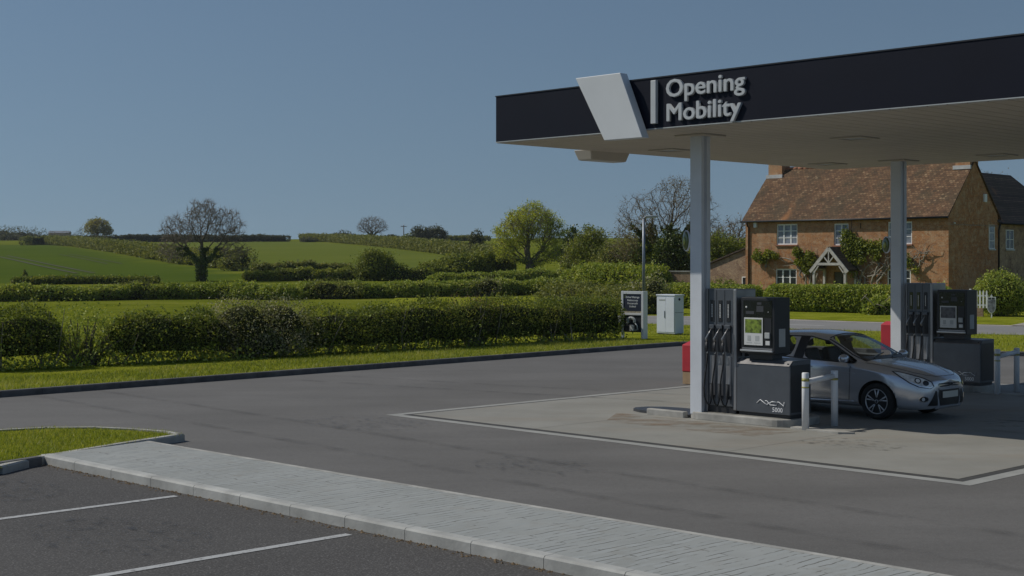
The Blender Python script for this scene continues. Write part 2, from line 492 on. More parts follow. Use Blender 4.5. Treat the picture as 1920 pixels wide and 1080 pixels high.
def leaf_mesh(name, P, size, seed=0, droop=0.0, aspect=0.6, tint=None):
    """one small folded leaf (a rhombus) at every point of P"""
    rg = np.random.RandomState(seed + 7)
    n = len(P)
    a = rg.normal(size=(n, 3)); a[:, 2] -= droop; a /= np.linalg.norm(a, axis=1)[:, None]
    b = rg.normal(size=(n, 3)); b -= a * (a * b).sum(1)[:, None]; b /= np.linalg.norm(b, axis=1)[:, None]
    sz = (np.asarray(size) * rg.uniform(0.6, 1.35, n))[:, None]
    V = np.empty((n, 4, 3))
    V[:, 0] = P - a * sz * 0.5
    V[:, 1] = P + b * sz * 0.5 * aspect
    V[:, 2] = P + a * sz * 0.5
    V[:, 3] = P - b * sz * 0.5 * aspect
    if tint is None: tint = rg.uniform(0, 1, n)
    return np_mesh(name, V.reshape(-1, 3), np.arange(n * 4), np.full(n, 4), tint)

def tubes_mesh(name, chains, sides=5):
    """chains: list of (points (k,3), radii (k,))"""
    VV, FF, b = [], [], 0
    ang = np.arange(sides) * 2 * np.pi / sides
    for p, r in chains:
        p = np.asarray(p); r = np.asarray(r); k = len(p)
        t = np.gradient(p, axis=0); t /= np.maximum(np.linalg.norm(t, axis=1), 1e-9)[:, None]
        ref = np.array([0.31, 0.87, 0.38]) if abs(t[0, 2]) > 0.5 else np.array([0.05, 0.1, 0.99])
        a = ref - t * (t @ ref)[:, None]; a /= np.maximum(np.linalg.norm(a, axis=1), 1e-9)[:, None]
        c = np.cross(t, a)
        ring = p[:, None] + (a[:, None] * np.cos(ang)[None, :, None] + c[:, None] * np.sin(ang)[None, :, None]) * r[:, None, None]
        VV.append(ring.reshape(-1, 3))
        i = np.arange(k - 1)[:, None] * sides; j = np.arange(sides)[None]; j2 = (j + 1) % sides
        q = np.stack([i + j, i + j2, i + sides + j2, i + sides + j], -1) + b
        FF.append(q.reshape(-1, 4)); b += k * sides
    F_ = np.concatenate(FF)
    return np_mesh(name, np.concatenate(VV), F_.ravel(), np.full(len(F_), 4), None, True)

def grow(att, base, trunk_h, seg, infl, kill, rg, lean=(0, 0), iters=90, up=0.12, wob=0.25):
    """space colonisation: branches reach for the points of the crown"""
    nodes = [np.array(base, float)]; par = [-1]
    k = max(2, int(trunk_h / seg))
    for i in range(k):
        nodes.append(nodes[-1] + np.array([lean[0] + rg.normal() * 0.06, lean[1] + rg.normal() * 0.06, 1.0]) * trunk_h / k); par.append(len(nodes) - 2)
    att = np.asarray(att, float)
    best = np.full(len(att), 1e9); bi = np.zeros(len(att), int)
    def upd(lo):
        Nn = np.array(nodes[lo:])
        d = np.linalg.norm(att[:, None] - Nn[None], axis=2)
        j = d.argmin(1); dm = d[np.arange(len(att)), j]
        w = dm < best
        best[w] = dm[w]; bi[w] = j[w] + lo
    upd(0)
    for it in range(iters):
        if len(att) == 0: break
        w = best < infl
        if not w.any(): w = best <= best.min() + seg * 2
        dirs = att[w] - np.array(nodes)[bi[w]]; dirs /= np.maximum(np.linalg.norm(dirs, axis=1), 1e-9)[:, None]
        acc = {}
        for i, d in zip(bi[w], dirs):
            acc.setdefault(int(i), []).append(d)
        lo = len(nodes)
        for i, ds in acc.items():
            d = np.mean(ds, axis=0) + rg.normal(size=3) * wob + np.array([0, 0, up])
            d /= max(np.linalg.norm(d), 1e-9)
            nodes.append(nodes[i] + d * seg); par.append(i)
        upd(lo)
        keep = best > kill
        att, best, bi = att[keep], best[keep], bi[keep]
    return np.array(nodes), np.array(par)

def wood(nodes, par, tip_r, base_r, rg, expo=2.05):
    n = len(nodes); kids = [[] for _ in range(n)]
    for i in range(1, n): kids[par[i]].append(i)
    rad = np.zeros(n)
    for i in range(n - 1, -1, -1):
        rad[i] = tip_r if not kids[i] else (sum(rad[c] ** expo for c in kids[i])) ** (1 / expo)
    sc = (base_r / rad[0])
    rad = tip_r + (base_r - tip_r) * ((rad - tip_r) / max(rad[0] - tip_r, 1e-6)) ** 1.3
    chains, stack = [], [(0, -1)]
    while stack:
        i, p = stack.pop()
        ch = [] if p < 0 else [p]
        rr = [] if p < 0 else [rad[i] * 1.02]
        while True:
            ch.append(i); rr.append(rad[i])
            if not kids[i]: break
            ks = sorted(kids[i], key=lambda c: -rad[c])
            for c in ks[1:]: stack.append((c, i))
            i = ks[0]
        if len(ch) > 1: chains.append((nodes[ch], np.array(rr)))
    tips = np.array([i for i in range(n) if not kids[i]])
    return chains, rad, tips, kids

def ellipsoid_pts(rg, blobs, n, shell=0.35):
    """points through a crown made of several ellipsoids (cx, cy, cz, rx, ry, rz), thicker towards its skin"""
    vol = np.array([b[3] * b[4] * b[5] for b in blobs]); pr = vol / vol.sum()
    k = rg.choice(len(blobs), n, p=pr)
    B = np.array(blobs)[k]
    d = rg.normal(size=(n, 3)); d /= np.linalg.norm(d, axis=1)[:, None]
    r = rg.uniform(shell, 1.0, n) ** 0.5
    return B[:, :3] + d * B[:, 3:] * r[:, None]

def twigs(tips, nodes, par, rg, n_per, ln, r):
    """fine end twigs as thin three-sided spikes"""
    st, en = [], []
    for i in tips:
        p = nodes[i]; d0 = p - nodes[par[i]]; d0 /= max(np.linalg.norm(d0), 1e-9)
        for _ in range(n_per):
            d = d0 + rg.normal(size=3) * 0.55 + np.array([0, 0, 0.15]); d /= np.linalg.norm(d)
            s = p - d0 * rg.uniform(0, 0.4) * ln
            st.append(s); en.append(s + d * ln * rg.uniform(0.5, 1.2))
    return [(np.array([a, (a + b) / 2 + rg.normal(size=3) * ln * 0.05, b]), np.array([r, r * 0.7, r * 0.3])) for a, b in zip(st, en)]

def tree(name, label, cat, base, blobs, trunk_h, trunk_r, seg, n_att, seed, leaves=0, leaf_size=0.2, leaf_mat_=None, group=None, bare=0,
         twig_len=0.8, twig_r=0.014, bark='bark', tip_r=0.03, ivy=None, spread=0.5, shell=0.3, lean=(0, 0), bias=None, up=0.12, kill=1.15, clumps=0):
    """blobs relative to the foot; parts: trunk (with limbs), twigs, crown, ivy"""
    rg = np.random.RandomState(seed)
    att = ellipsoid_pts(rg, blobs, n_att, shell)
    root = empty(name, base, 0, label, cat, group)
    nodes, par = grow(att, (0, 0, -0.1), trunk_h, seg, 100.0, seg * kill, rg, lean, up=up)
    chains, rad, tips, kids = wood(nodes, par, tip_r, trunk_r, rg)
    chains[0] = (chains[0][0], chains[0][1] * np.where(np.arange(len(chains[0][1])) == 0, 1.35, 1.0))
    link_mesh('trunk', tubes_mesh('trunk', chains, 6), M[bark], root)
    if bare:
        side = [i for i in range(len(nodes)) if rad[i] < tip_r * 2.6 and par[i] > 0]
        tw = twigs(tips, nodes, par, rg, bare, twig_len, twig_r) + twigs(side, nodes, par, rg, max(1, bare // 2), twig_len * 0.8, twig_r)
        link_mesh('twigs', tubes_mesh('twigs', tw, 3), M['twig'], root)
    if leaves:
        idx = np.array([i for i in range(len(nodes)) if rad[i] < tip_r * 3.2 and par[i] > 0])
        g = sines(seed, 6, 0.5, 1.6)
        w = np.clip(0.55 + g(nodes[idx]) * 0.6, 0.06, 1.2)
        if bias is not None: w = w * bias(nodes[idx])
        if clumps:                      # leaves gathered in tufts at some of the branch ends, with gaps between
            pick = rg.choice(idx, clumps, replace=False, p=w / w.sum())
            k = pick[(rg.uniform(size=leaves) ** 1.4 * clumps).astype(int)]
        else:
            k = rg.choice(idx, leaves, p=w / w.sum())
        P = nodes[k] + rg.normal(size=(leaves, 3)) * spread * np.array([1, 1, 0.8])
        link_mesh('crown', leaf_mesh('crown', P, leaf_size, seed), leaf_mat_, root)
    if ivy:
        (z0, z1, r0, n, sz) = ivy
        thick = np.array([i for i in range(len(nodes)) if z0 <= nodes[i][2] <= z1 and rad[i] > tip_r * 2.5])
        if len(thick):
            w = rad[thick] ** 0.7
            k = rg.choice(thick, n, p=w / w.sum())
            f = rg.uniform(0, 1, n)[:, None]
            base_p = nodes[k] * (1 - f) + nodes[np.maximum(par[k], 0)] * f
            d = rg.normal(size=(n, 3)); d /= np.linalg.norm(d, axis=1)[:, None]
            gz = sines(seed + 3, 6, 0.8, 3)(base_p * 1.0 + d * 0.4)
            rr = (rad[k] + r0 * (0.55 + 0.5 * gz) * np.clip((z1 - nodes[k][:, 2]) / max(z1 - z0, 0.1) * 1.6, 0.25, 1))[:, None]
            link_mesh('ivy', leaf_mesh('ivy', base_p + d * rr * rg.uniform(0.55, 1.0, n)[:, None], sz, seed + 5, 0.4), M['leaf_ivy'], root)
    return root

def bush(name, label, cat, base, blobs, n, leaf_size, mat, seed, group=None, core=0.72, rough=0.22, stems=6, loose=0.12):
    """a shrub: leaf-sized faces through lumpy volumes, over stems and an added dark core that blocks light"""
    rg = np.random.RandomState(seed)
    root = empty(name, base, 0, label, cat, group)
    B = np.array(blobs, float)
    area = (B[:, 3] * B[:, 4] + B[:, 3] * B[:, 5] + B[:, 4] * B[:, 5]); k = rg.choice(len(B), n, p=area / area.sum())
    d = rg.normal(size=(n, 3)); d /= np.linalg.norm(d, axis=1)[:, None]
    g = sines(seed, 8, 1.5, 5.0)(d * 1.3 + B[k, :3] * 0.7)
    r = (1 + rough * g) * (1 - np.abs(rg.normal(size=n)) * 0.16) * (1 + np.clip(rg.normal(size=n), 0, 2.5) * loose)
    P = B[k, :3] + d * B[k, 3:] * r[:, None]
    P = P[P[:, 2] > 0.02]
    link_mesh('foliage', leaf_mesh('foliage', P, leaf_size, seed), mat, root)
    ch = []
    for b in B:
        for _ in range(stems):
            e = b[:3] + rg.normal(size=3) * b[3:] * 0.4
            s = np.array([rg.normal() * 0.12 + b[0] * 0.3, rg.normal() * 0.12 + b[1] * 0.3, -0.05])
            m_ = (s + e) / 2 + rg.normal(size=3) * 0.1
            ch.append((np.array([s, m_, e]), np.array([0.04, 0.028, 0.012])))
    link_mesh('stems', tubes_mesh('stems', ch, 5), M['bark'], root)
    if core > 0:  # solid dark lumps added to block light and view through the leaves
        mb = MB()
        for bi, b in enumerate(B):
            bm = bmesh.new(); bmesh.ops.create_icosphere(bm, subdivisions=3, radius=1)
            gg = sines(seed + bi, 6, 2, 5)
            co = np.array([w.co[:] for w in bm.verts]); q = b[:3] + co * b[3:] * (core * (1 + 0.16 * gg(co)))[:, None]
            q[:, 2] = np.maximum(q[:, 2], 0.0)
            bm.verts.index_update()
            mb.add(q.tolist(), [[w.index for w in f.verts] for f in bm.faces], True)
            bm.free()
        mb.build('shade_core', M['hedge_core'], root)
    return root

def hedge(name, label, line, h, hw, n_per_m, leaf_size, mat, seed, group=None, rough=0.18, gap=None, top_dip=0.0, core=0.78, low=0.0, box=3.0, stems_per_m=2.5, cat='hedge', loose=0.05, shoots=5.0, holes=0.5, wav=0.09):
    """line: list of (x, y, z) along the middle; h: height or list; hw: half width. box: squareness of its section"""
    rg = np.random.RandomState(seed)
    line = [Vector(p) for p in line]
    hs = h if isinstance(h, (list, tuple)) else [h] * len(line)
    L = [0.0]
    for a, b in zip(line[:-1], line[1:]): L.append(L[-1] + (b - a).length)
    tot = L[-1]
    base = line[0].copy()
    root = empty(name, base, 0, label, cat, group)
    LP = np.array([p[:] for p in line]) - np.array(base[:])
    def along(s):
        w_ = np.sin(s * 0.9 / hs[0] + seed) * .5 + np.sin(s * 2.3 / hs[0] + seed * 2.1) * .35 + np.sin(s * 4.9 / hs[0] + seed * .7) * .25
        return np.stack([np.interp(s, L, LP[:, c]) for c in range(3)], 1), np.interp(s, L, hs) * (1 + wav * w_)
    tn = np.gradient(LP, axis=0); 
    def side(s):
        t = np.stack([np.interp(s, L, tn[:, c]) for c in range(2)], 1); t /= np.linalg.norm(t, axis=1)[:, None]
        return np.stack([-t[:, 1], t[:, 0], np.zeros(len(s))], 1), np.concatenate([t, np.zeros((len(s), 1))], 1)
    n = int(n_per_m * tot)
    s = rg.uniform(-0.0, tot, n)
    g = sines(seed, 9, 0.7, 4.0)
    # angle round the section, squared off
    a = rg.uniform(0, 2 * np.pi, n)
    ca, sa = np.cos(a), np.sin(a)
    rr = (np.abs(ca) ** box + np.abs(sa) ** box) ** (-1 / box)
    c, hh = along(s); sd, tg = side(s)
    ends = np.clip(np.minimum(s, tot - s) / (hw * 0.9), 0, 1); ends = np.sqrt(np.clip(1 - (1 - ends) ** 2, 0, 1)) * 0.8 + 0.2
    P0 = c + sd * (ca * hw)[:, None]; P0[:, 2] += hh * (0.5 + 0.5 * sa)
    gg = g(P0)
    g2 = sines(seed + 50, 9, 2.5, 9.0)(P0)
    k = rr * (1 + rough * gg + rough * 0.45 * g2) * (1 - np.abs(rg.normal(size=n)) * 0.13) * (1 + np.clip(rg.normal(size=n), 0, 3) * loose) * ends
    P = c + sd * (ca * hw * k)[:, None] + rg.normal(size=(n, 3)) * 0.02
    P[:, 2] += hh * 0.5 + hh * 0.5 * sa * k
    keep = (P[:, 2] - c[:, 2]) > 0.03
    keep &= ~((g2 < -0.15) & (rg.uniform(size=n) < holes))
    if low > 0: keep &= ~(((P[:, 2] - c[:, 2]) < low * hh) & (rg.uniform(size=n) < 0.6))
    if gap is not None: keep &= ~((rg.uniform(size=n) < gap) & (gg < -0.1))
    P = P[keep]
    if shoots > 0:                       # stray new shoots that stand out of the top
        ns = int(shoots * tot); s2 = rg.uniform(0, tot, ns); c2, h2 = along(s2); sd2, tg2 = side(s2)
        b0 = c2 + sd2 * (rg.normal(size=ns) * hw * 0.5)[:, None]; b0[:, 2] += h2 * rg.uniform(0.82, 0.98, ns)
        dr = rg.normal(size=(ns, 3)) * 0.35; dr[:, 2] = 1; ln = rg.uniform(0.06, 0.26, ns) * hs[0] * rg.uniform(0.3, 1.2, ns)
        tt = rg.uniform(0, 1, (ns, 9))
        Q = b0[:, None] + dr[:, None] * (tt * ln[:, None])[..., None] + rg.normal(size=(ns, 9, 3)) * leaf_size * 0.45
        P = np.concatenate([P, Q.reshape(-1, 3)])
    link_mesh('foliage', leaf_mesh('foliage', P, leaf_size, seed), mat, root)
    if core > 0:  # added solid dark body that stops light passing through the hedge
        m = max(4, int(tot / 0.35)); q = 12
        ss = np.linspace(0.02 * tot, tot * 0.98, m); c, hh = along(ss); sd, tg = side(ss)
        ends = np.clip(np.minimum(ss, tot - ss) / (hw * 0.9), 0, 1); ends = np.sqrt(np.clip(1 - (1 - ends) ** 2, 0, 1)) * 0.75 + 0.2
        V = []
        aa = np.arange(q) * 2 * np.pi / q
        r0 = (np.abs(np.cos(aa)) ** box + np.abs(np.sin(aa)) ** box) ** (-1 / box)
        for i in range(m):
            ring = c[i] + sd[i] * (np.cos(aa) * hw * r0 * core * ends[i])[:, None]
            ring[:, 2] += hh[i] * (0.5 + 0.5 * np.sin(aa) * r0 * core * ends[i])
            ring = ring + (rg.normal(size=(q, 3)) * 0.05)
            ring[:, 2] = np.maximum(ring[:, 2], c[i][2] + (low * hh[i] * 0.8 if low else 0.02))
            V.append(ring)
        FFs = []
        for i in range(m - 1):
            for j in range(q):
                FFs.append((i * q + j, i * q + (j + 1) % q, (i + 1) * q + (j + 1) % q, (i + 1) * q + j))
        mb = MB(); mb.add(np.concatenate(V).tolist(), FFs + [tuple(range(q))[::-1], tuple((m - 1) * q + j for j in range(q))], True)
        mb.build('shade_core', M['hedge_core'], root)
    if stems_per_m > 0:
        ch = []
        for _ in range(int(tot * stems_per_m)):
            s1 = np.array([rg.uniform(0.03 * tot, tot * 0.97)]); c, hh = along(s1); sd, tg = side(s1)
            f = c[0] + sd[0] * rg.normal() * hw * 0.3
            for _b in range(2):
                e = f + sd[0] * rg.normal() * hw * 0.7 + tg[0] * rg.normal() * 0.4 + np.array([0, 0, hh[0] * rg.uniform(0.5, 0.98)])
                ch.append((np.array([f - [0, 0, 0.05], (f * 0.55 + e * 0.45) + rg.normal(size=3) * 0.08, e]), np.array([0.028, 0.02, 0.006])))
        link_mesh('stems', tubes_mesh('stems', ch, 4), M['bark_pale'], root)
    return root

def blades(name, polys, seed, hgt=0.07, wid=0.014, label=None, z=0.0, keep=None):
    """polys: list of (triangle fan polygon, blades per square metre)"""
    rg = np.random.RandomState(seed)
    Ps = []
    for poly, dens in polys:
        tris = tessellate_polygon([[Vector((p[0], p[1], 0)) for p in poly]])
        for t in tris:
            a, b, c = [np.array(poly[i][:2]) for i in t]
            ar = abs((b[0] - a[0]) * (c[1] - a[1]) - (b[1] - a[1]) * (c[0] - a[0])) / 2
            k = int(ar * dens)
            r1 = np.sqrt(rg.uniform(size=k))[:, None]; r2 = rg.uniform(size=k)[:, None]
            Ps.append(a * (1 - r1) + b * (r1 * (1 - r2)) + c * (r1 * r2))
    P = np.concatenate(Ps)
    if keep is not None: P = P[keep(P)]
    n = len(P)
    g = sines(seed, 6, 0.8, 5)(np.concatenate([P, np.zeros((n, 1))], 1))
    hh = hgt * rg.uniform(0.5, 1.3, n) * (1 + 0.35 * g)
    a = rg.uniform(0, 6.283, n); d = np.stack([np.cos(a), np.sin(a), np.zeros(n)], 1)
    lean = rg.normal(size=(n, 3)) * 0.45; lean[:, 2] = 1
    P3 = np.concatenate([P, np.full((n, 1), z)], 1)
    V = np.empty((n, 3, 3))
    V[:, 0] = P3 - d * wid / 2; V[:, 1] = P3 + d * wid / 2; V[:, 2] = P3 + lean * hh[:, None]
    me = np_mesh(name, V.reshape(-1, 3), np.arange(n * 3), np.full(n, 3), np.clip(rg.uniform(0, 1, n) + 0.25 * g, 0, 1))
    o = link_mesh(name, me, M['blade'])
    return tag(o, label, 'grass', kind='stuff')

# ------------------------------------------------------------------ ground
def in_poly(X, Y, poly):
    w = np.zeros(X.shape, bool)
    n = len(poly)
    for i in range(n):
        x1, y1 = poly[i][:2]; x2, y2 = poly[(i + 1) % n][:2]
        c = ((y1 > Y) != (y2 > Y)) & (X < (x2 - x1) * (Y - y1) / (y2 - y1 + 1e-12) + x1)
        w ^= c
    return w

ys = np.concatenate([np.arange(-40, 112, 8), np.arange(112, 640, 4.0), np.arange(640, 1000, 30), [1200, 1600, 2400, 4000]])
xs = np.concatenate([[-2500, -1500, -900, -600], np.arange(-420, 421, 5.0), [600, 900, 1500, 2500]])
GX, GY = np.meshgrid(xs, ys)
GZ = tz(GX, GY)
gv = np.stack([GX, GY, GZ], -1).reshape(-1, 3)
nx, ny = len(xs), len(ys)
ii = (np.arange(ny - 1)[:, None] * nx + np.arange(nx - 1)[None]).ravel()
gf = np.stack([ii, ii + 1, ii + nx + 1, ii + nx], 1)
gm = np_mesh('ground', gv, gf.ravel(), np.full(len(gf), 4), None, True)
# the sown field on the left is a darker crop than the pasture beside it
crop_poly = [at(-150, 459), at(40, 459), at(110, 459), at(200, 473), at(300, 491), at(400, 506), at(450, 513), at(452, 527), at(300, 531), at(-250, 531)]
crop = in_poly(GX, GY, crop_poly).astype(np.float32).ravel()
pale_poly = [at(110, 456), at(545, 453), at(560, 452), at(700, 462), at(800, 474), at(960, 492), at(960, 508), at(740, 508), at(500, 512), at(460, 505), at(400, 500), at(300, 486)]
pale = in_poly(GX, GY, pale_poly).astype(np.float32).ravel()
for nm, arr in (('crop', crop), ('pasture', pale)):
    a_ = gm.attributes.new(nm, 'FLOAT', 'POINT'); a_.data.foreach_set('value', arr)
m, nt, N, L, B = new_mat('ground_fields')
v_ = coords(N, L)
def attr(nm):
    n_ = N.new('ShaderNodeAttribute'); n_.attribute_name = nm; return n_.outputs['Fac']
rows = coords(N, L, (0.05, 1.0, 1), (0, 0, R(-14)))
mead = ramp(N, L, math_n(N, L, 'ADD', math_n(N, L, 'MULTIPLY', noise(N, L, v_, 0.12, 5, 0.65), 0.55), math_n(N, L, 'MULTIPLY', noise(N, L, v_, 1.7, 5, 0.75), 0.45)), [(0.36, (0.075, 0.098, 0.012)), (0.5, (0.135, 0.158, 0.016)), (0.66, (0.225, 0.225, 0.04))])
cr = ramp(N, L, math_n(N, L, 'ADD', math_n(N, L, 'MULTIPLY', noise(N, L, v_, 0.03, 4), 0.5), math_n(N, L, 'MULTIPLY', noise(N, L, rows, 0.6, 4, 0.7), 0.5)), [(0.35, (0.066, 0.10, 0.016)), (0.65, (0.09, 0.125, 0.02))])
pa = ramp(N, L, math_n(N, L, 'ADD', math_n(N, L, 'MULTIPLY', noise(N, L, v_, 0.03, 4), 0.5), math_n(N, L, 'MULTIPLY', noise(N, L, rows, 0.4, 5, 0.7), 0.5)), [(0.32, (0.105, 0.135, 0.024)), (0.68, (0.145, 0.168, 0.034))])
c_ = mixc(N, L, attr('crop'), mead, cr)
c_ = mixc(N, L, attr('pasture'), c_, pa)
L.new(c_, B.inputs['Base Color']); B.inputs['Roughness'].default_value = 1.0; B.inputs['Specular IOR Level'].default_value = 0.0
bump(N, L, B, noise(N, L, v_, 3.0, 5, 0.8), 0.5, 0.1)
ground = link_mesh('ground', gm, m); tag(ground, kind='structure')

# wheel tracks through the crop
mb = MB()
def drape(pix, w, off=0.0):
    pts = dense([at(*p) for p in pix], 3.0)
    rowL = offset_line(pts, off - w / 2); rowR = offset_line(pts, off + w / 2)
    vs = []
    for a, b in zip(rowL, rowR):
        vs += [(a[0], a[1], tzf(*a) + 0.06), (b[0], b[1], tzf(*b) + 0.06)]
    mb.add(vs, [(2 * i, 2 * i + 1, 2 * i + 3, 2 * i + 2) for i in range(len(pts) - 1)])
for o_ in (-0.95, 0.95):
    drape([(2, 480), (40, 488), (85, 498), (130, 507), (160, 513)], 0.5, o_)
    drape([(120, 477), (160, 484), (215, 495)], 0.32, o_)
tag(mb.build('wheel_tracks', plain('track_soil', (0.055, 0.055, 0.025), 0.95, 0, 0.4, 1.5)), kind='structure')

# ------------------------------------------------------------------ forecourt ground
K_DIR = Vector((0.668, 0.744))
K0 = Vector((-10.3, 28.9))
kerb_back = [K0 - K_DIR * 24, K0 - K_DIR * 6, K0, K0 + K_DIR * 12, K0 + K_DIR * 20, K0 + K_DIR * 23.6, Vector((7.0, 46.4)), Vector((8.7, 44.6)), Vector((10.6, 42.9)), Vector((14.5, 41.4)), Vector((22, 39.2)), Vector((45, 33))]
tar = [tuple(p[:2]) for p in kerb_back] + [(60, 20), (45, -20), (-45, -20)]
tag(sheet('tarmac_drive', tar, 0.0, M['asphalt']), kind='structure')
road_c = [(-7, 68.5), (0, 68.8), (6.5, 66.5), (13, 60.5), (19, 56.5), (30, 50.5), (60, 36)]
def band(line, a, b): return offset_line(line, a) + offset_line(line, b)[::-1]
rdn = [tuple(p[:2]) for p in dense([Vector(p) for p in road_c], 4)]
verge_near = [(p[0], p[1]) for p in offset_line(rdn, -4.8)]
# verge: from the back kerb to the road and behind the near hedge
vk = offset_line([tuple(p[:2]) for p in kerb_back], 0.1)
left_end = [(-34, 16), (-22, 32), (-12, 44), (-2, 56), (1.0, 61)]
vr = [p for p in verge_near if p[0] > 2.0]
verge = vk + vr[::-1] + left_end[::-1]
tag(sheet('grass_verge', verge, 0.095, M['grass_verge']), kind='structure')
tag(sheet('footway', band(rdn, -4.8, -3.6), 0.012, plain('footway_paving', (0.36, 0.34, 0.31), 0.9, 0, 0.2, 0.8)), kind='structure')
tag(sheet('road', band(rdn, -3.6, 4.3), 0.0, M['road']), kind='structure')
tag(sheet('road_edge_strip', band(rdn, 4.3, 5.0), 0.008, plain('edge_paving', (0.42, 0.38, 0.33), 0.9, 0, 0.25, 0.8)), kind='structure')
far_v = offset_line(rdn, 5.0) + offset_line(rdn, 40)[::-1]
tag(sheet('grass_bank', far_v, 0.02, M['grass_verge']), kind='structure')
mb = MB()
for o_ in (-3.35, 4.05):
    q = band(rdn, o_, o_ + 0.12); k = len(rdn)
    mb.add([(p[0], p[1], 0.005) for p in q], [(i, i + 1, 2 * k - 2 - i, 2 * k - 1 - i) for i in range(k - 1)])
cl = dense([Vector(p) for p in road_c], 1.0)
for i in range(0, len(cl) - 4, 6):
    q = band([tuple(p[:2]) for p in cl[i:i + 4]], 0.25, 0.38)
    mb.add([(p[0], p[1], 0.005) for p in q], [(j, j + 1, 6 - j, 7 - j) for j in range(3)])
tag(mb.build('road_markings', M['paint']), kind='structure')
# driveway crossing beside the round bush
tag(sheet('driveway', [(21.0, 60.5), (24.5, 66.5), (31, 66), (34, 52.5)], 0.03, plain('gravel_drive', (0.33, 0.30, 0.26), 0.95, 0, 0.3, 3)), kind='structure')

def kerb_run(name, line, w=0.13, h=0.12, mat=None, left=True, gapm=0.9):
    """kerbstones: a row of blocks with open joints, all one kerb"""
    mb = MB()
    pts = dense([Vector((p[0], p[1], 0)) for p in line], gapm)
    for a, b in zip(pts[:-1], pts[1:]):
        d = (b - a); ln = d.length
        if ln < 0.05: continue
        t = d / ln; nn = Vector((-t.y, t.x, 0)) * (1 if left else -1)
        Mx = Matrix(((t.x, nn.x, 0, a.x), (t.y, nn.y, 0, a.y), (0, 0, 1, 0), (0, 0, 0, 1)))
        vs = []
        pr = [(0, -0.05), (0, h - 0.02), (0.02, h), (w, h), (w, -0.05)]
        e = 0.004
        for x in (e, ln - e):
            for (y, z) in pr: vs.append(Mx @ Vector((x, y, z)))
        n5 = 5
        fs = [(i, (i + 1) % n5, n5 + (i + 1) % n5, n5 + i) for i in range(n5)] + [tuple(range(n5)), tuple(range(2 * n5 - 1, n5 - 1, -1))]
        if not left: fs = [f[::-1] for f in fs]
        mb.add(vs, fs)
    return tag(mb.build(name, mat), kind='structure')
kerb_run('kerb', [tuple(p[:2]) for p in kerb_back], 0.13, 0.13, M['kerb_dark'])

# concrete apron with its border strips
conc, nt, N, L, B = new_mat('apron_concrete')
v_ = coords(N, L); vr_ = coords(N, L, (0.3, 1.4, 1), (0, 0, R(45)))
cc = ramp(N, L, noise(N, L, v_, 0.45, 6, 0.65), [(0.3, (0.22, 0.213, 0.186)), (0.7, (0.30, 0.292, 0.262))])
cc = mixc(N, L, math_n(N, L, 'MULTIPLY', ramp(N, L, noise(N, L, vr_, 0.8, 6, 0.7), [(0.5, (0, 0, 0)), (0.72, (1, 1, 1))]), 0.55), cc, (0.25, 0.205, 0.155))
cc = mixc(N, L, math_n(N, L, 'MULTIPLY', ramp(N, L, noise(N, L, v_, 1.9, 5, 0.75), [(0.6, (0, 0, 0)), (0.75, (1, 1, 1))]), 0.5), cc, (0.18, 0.175, 0.16))
L.new(cc, B.inputs['Base Color']); B.inputs['Roughness'].default_value = 0.8
bump(N, L, B, noise(N, L, v_, 60, 3), 0.25, 0.004)
M['conc'] = conc
def suv(lst): return [S(u, v)[:2] for u, v in lst]
AU0, AU1, AV0, AV1 = -19.9, -8.65, 16.25, 30.2
tag(sheet('apron_border', suv([(AU0, AV0), (AU1, AV0), (AU1, AV1), (AU0, AV1)]), 0.004, plain('border_concrete', (0.31, 0.31, 0.29), 0.85, 0, 0.15, 1.5)), kind='structure')
tag(sheet('drain_channel', suv([(AU0 + .22, AV0 + .22), (AU1 - .22, AV0 + .22), (AU1 - .22, AV1 - .22), (AU0 + .22, AV1 - .22)]), 0.008, plain('channel_iron', (0.06, 0.058, 0.055), 0.8, 0, 0.3, 8)), kind='structure')
tag(sheet('apron_edge', suv([(AU0 + .34, AV0 + .34), (AU1 - .34, AV0 + .34), (AU1 - .34, AV1 - .34), (AU0 + .34, AV1 - .34)]), 0.012, M['conc']), kind='structure')
mb = MB()
for (a, b) in (((-16.5, AV0 + .34), (-16.5, AV1 - .34)), ((-12.6, AV0 + .34), (-12.6, AV1 - .34)), ((AU0 + .34, 24.2), (AU1 - .34, 24.2))):
    d = (Vector(b) - Vector(a)).normalized(); n_ = Vector((-d.y, d.x)) * 0.008
    mb.add([S(*(Vector(a) - n_), 0.0135), S(*(Vector(b) - n_), 0.0135), S(*(Vector(b) + n_), 0.0135), S(*(Vector(a) + n_), 0.0135)], [(0, 1, 2, 3)])
tag(mb.build('slab_joints', plain('joint_sealant', (0.20, 0.185, 0.165), 0.9)), kind='structure')
rm, nt, N, L, B = new_mat('rust_stain')
v_ = coords(N, L, (0.6, 1.5, 1), (0, 0, R(45)))
L.new(ramp(N, L, noise(N, L, v_, 1.5, 5), [(0.4, (0.26, 0.17, 0.10)), (0.6, (0.28, 0.225, 0.165))]), B.inputs['Base Color'])
L.new(math_n(N, L, 'MULTIPLY', ramp(N, L, noise(N, L, v_, 2.2, 6, 0.7), [(0.45, (0, 0, 0)), (0.62, (1, 1, 1))]), 0.55), B.inputs['Alpha'])
B.inputs['Roughness'].default_value = 0.85
tag(sheet('rust_stains', suv([(-16.4, 18.2), (-13.4, 18.3), (-13.2, 19.4), (-17.2, 19.4)]), 0.016, rm), kind='structure')

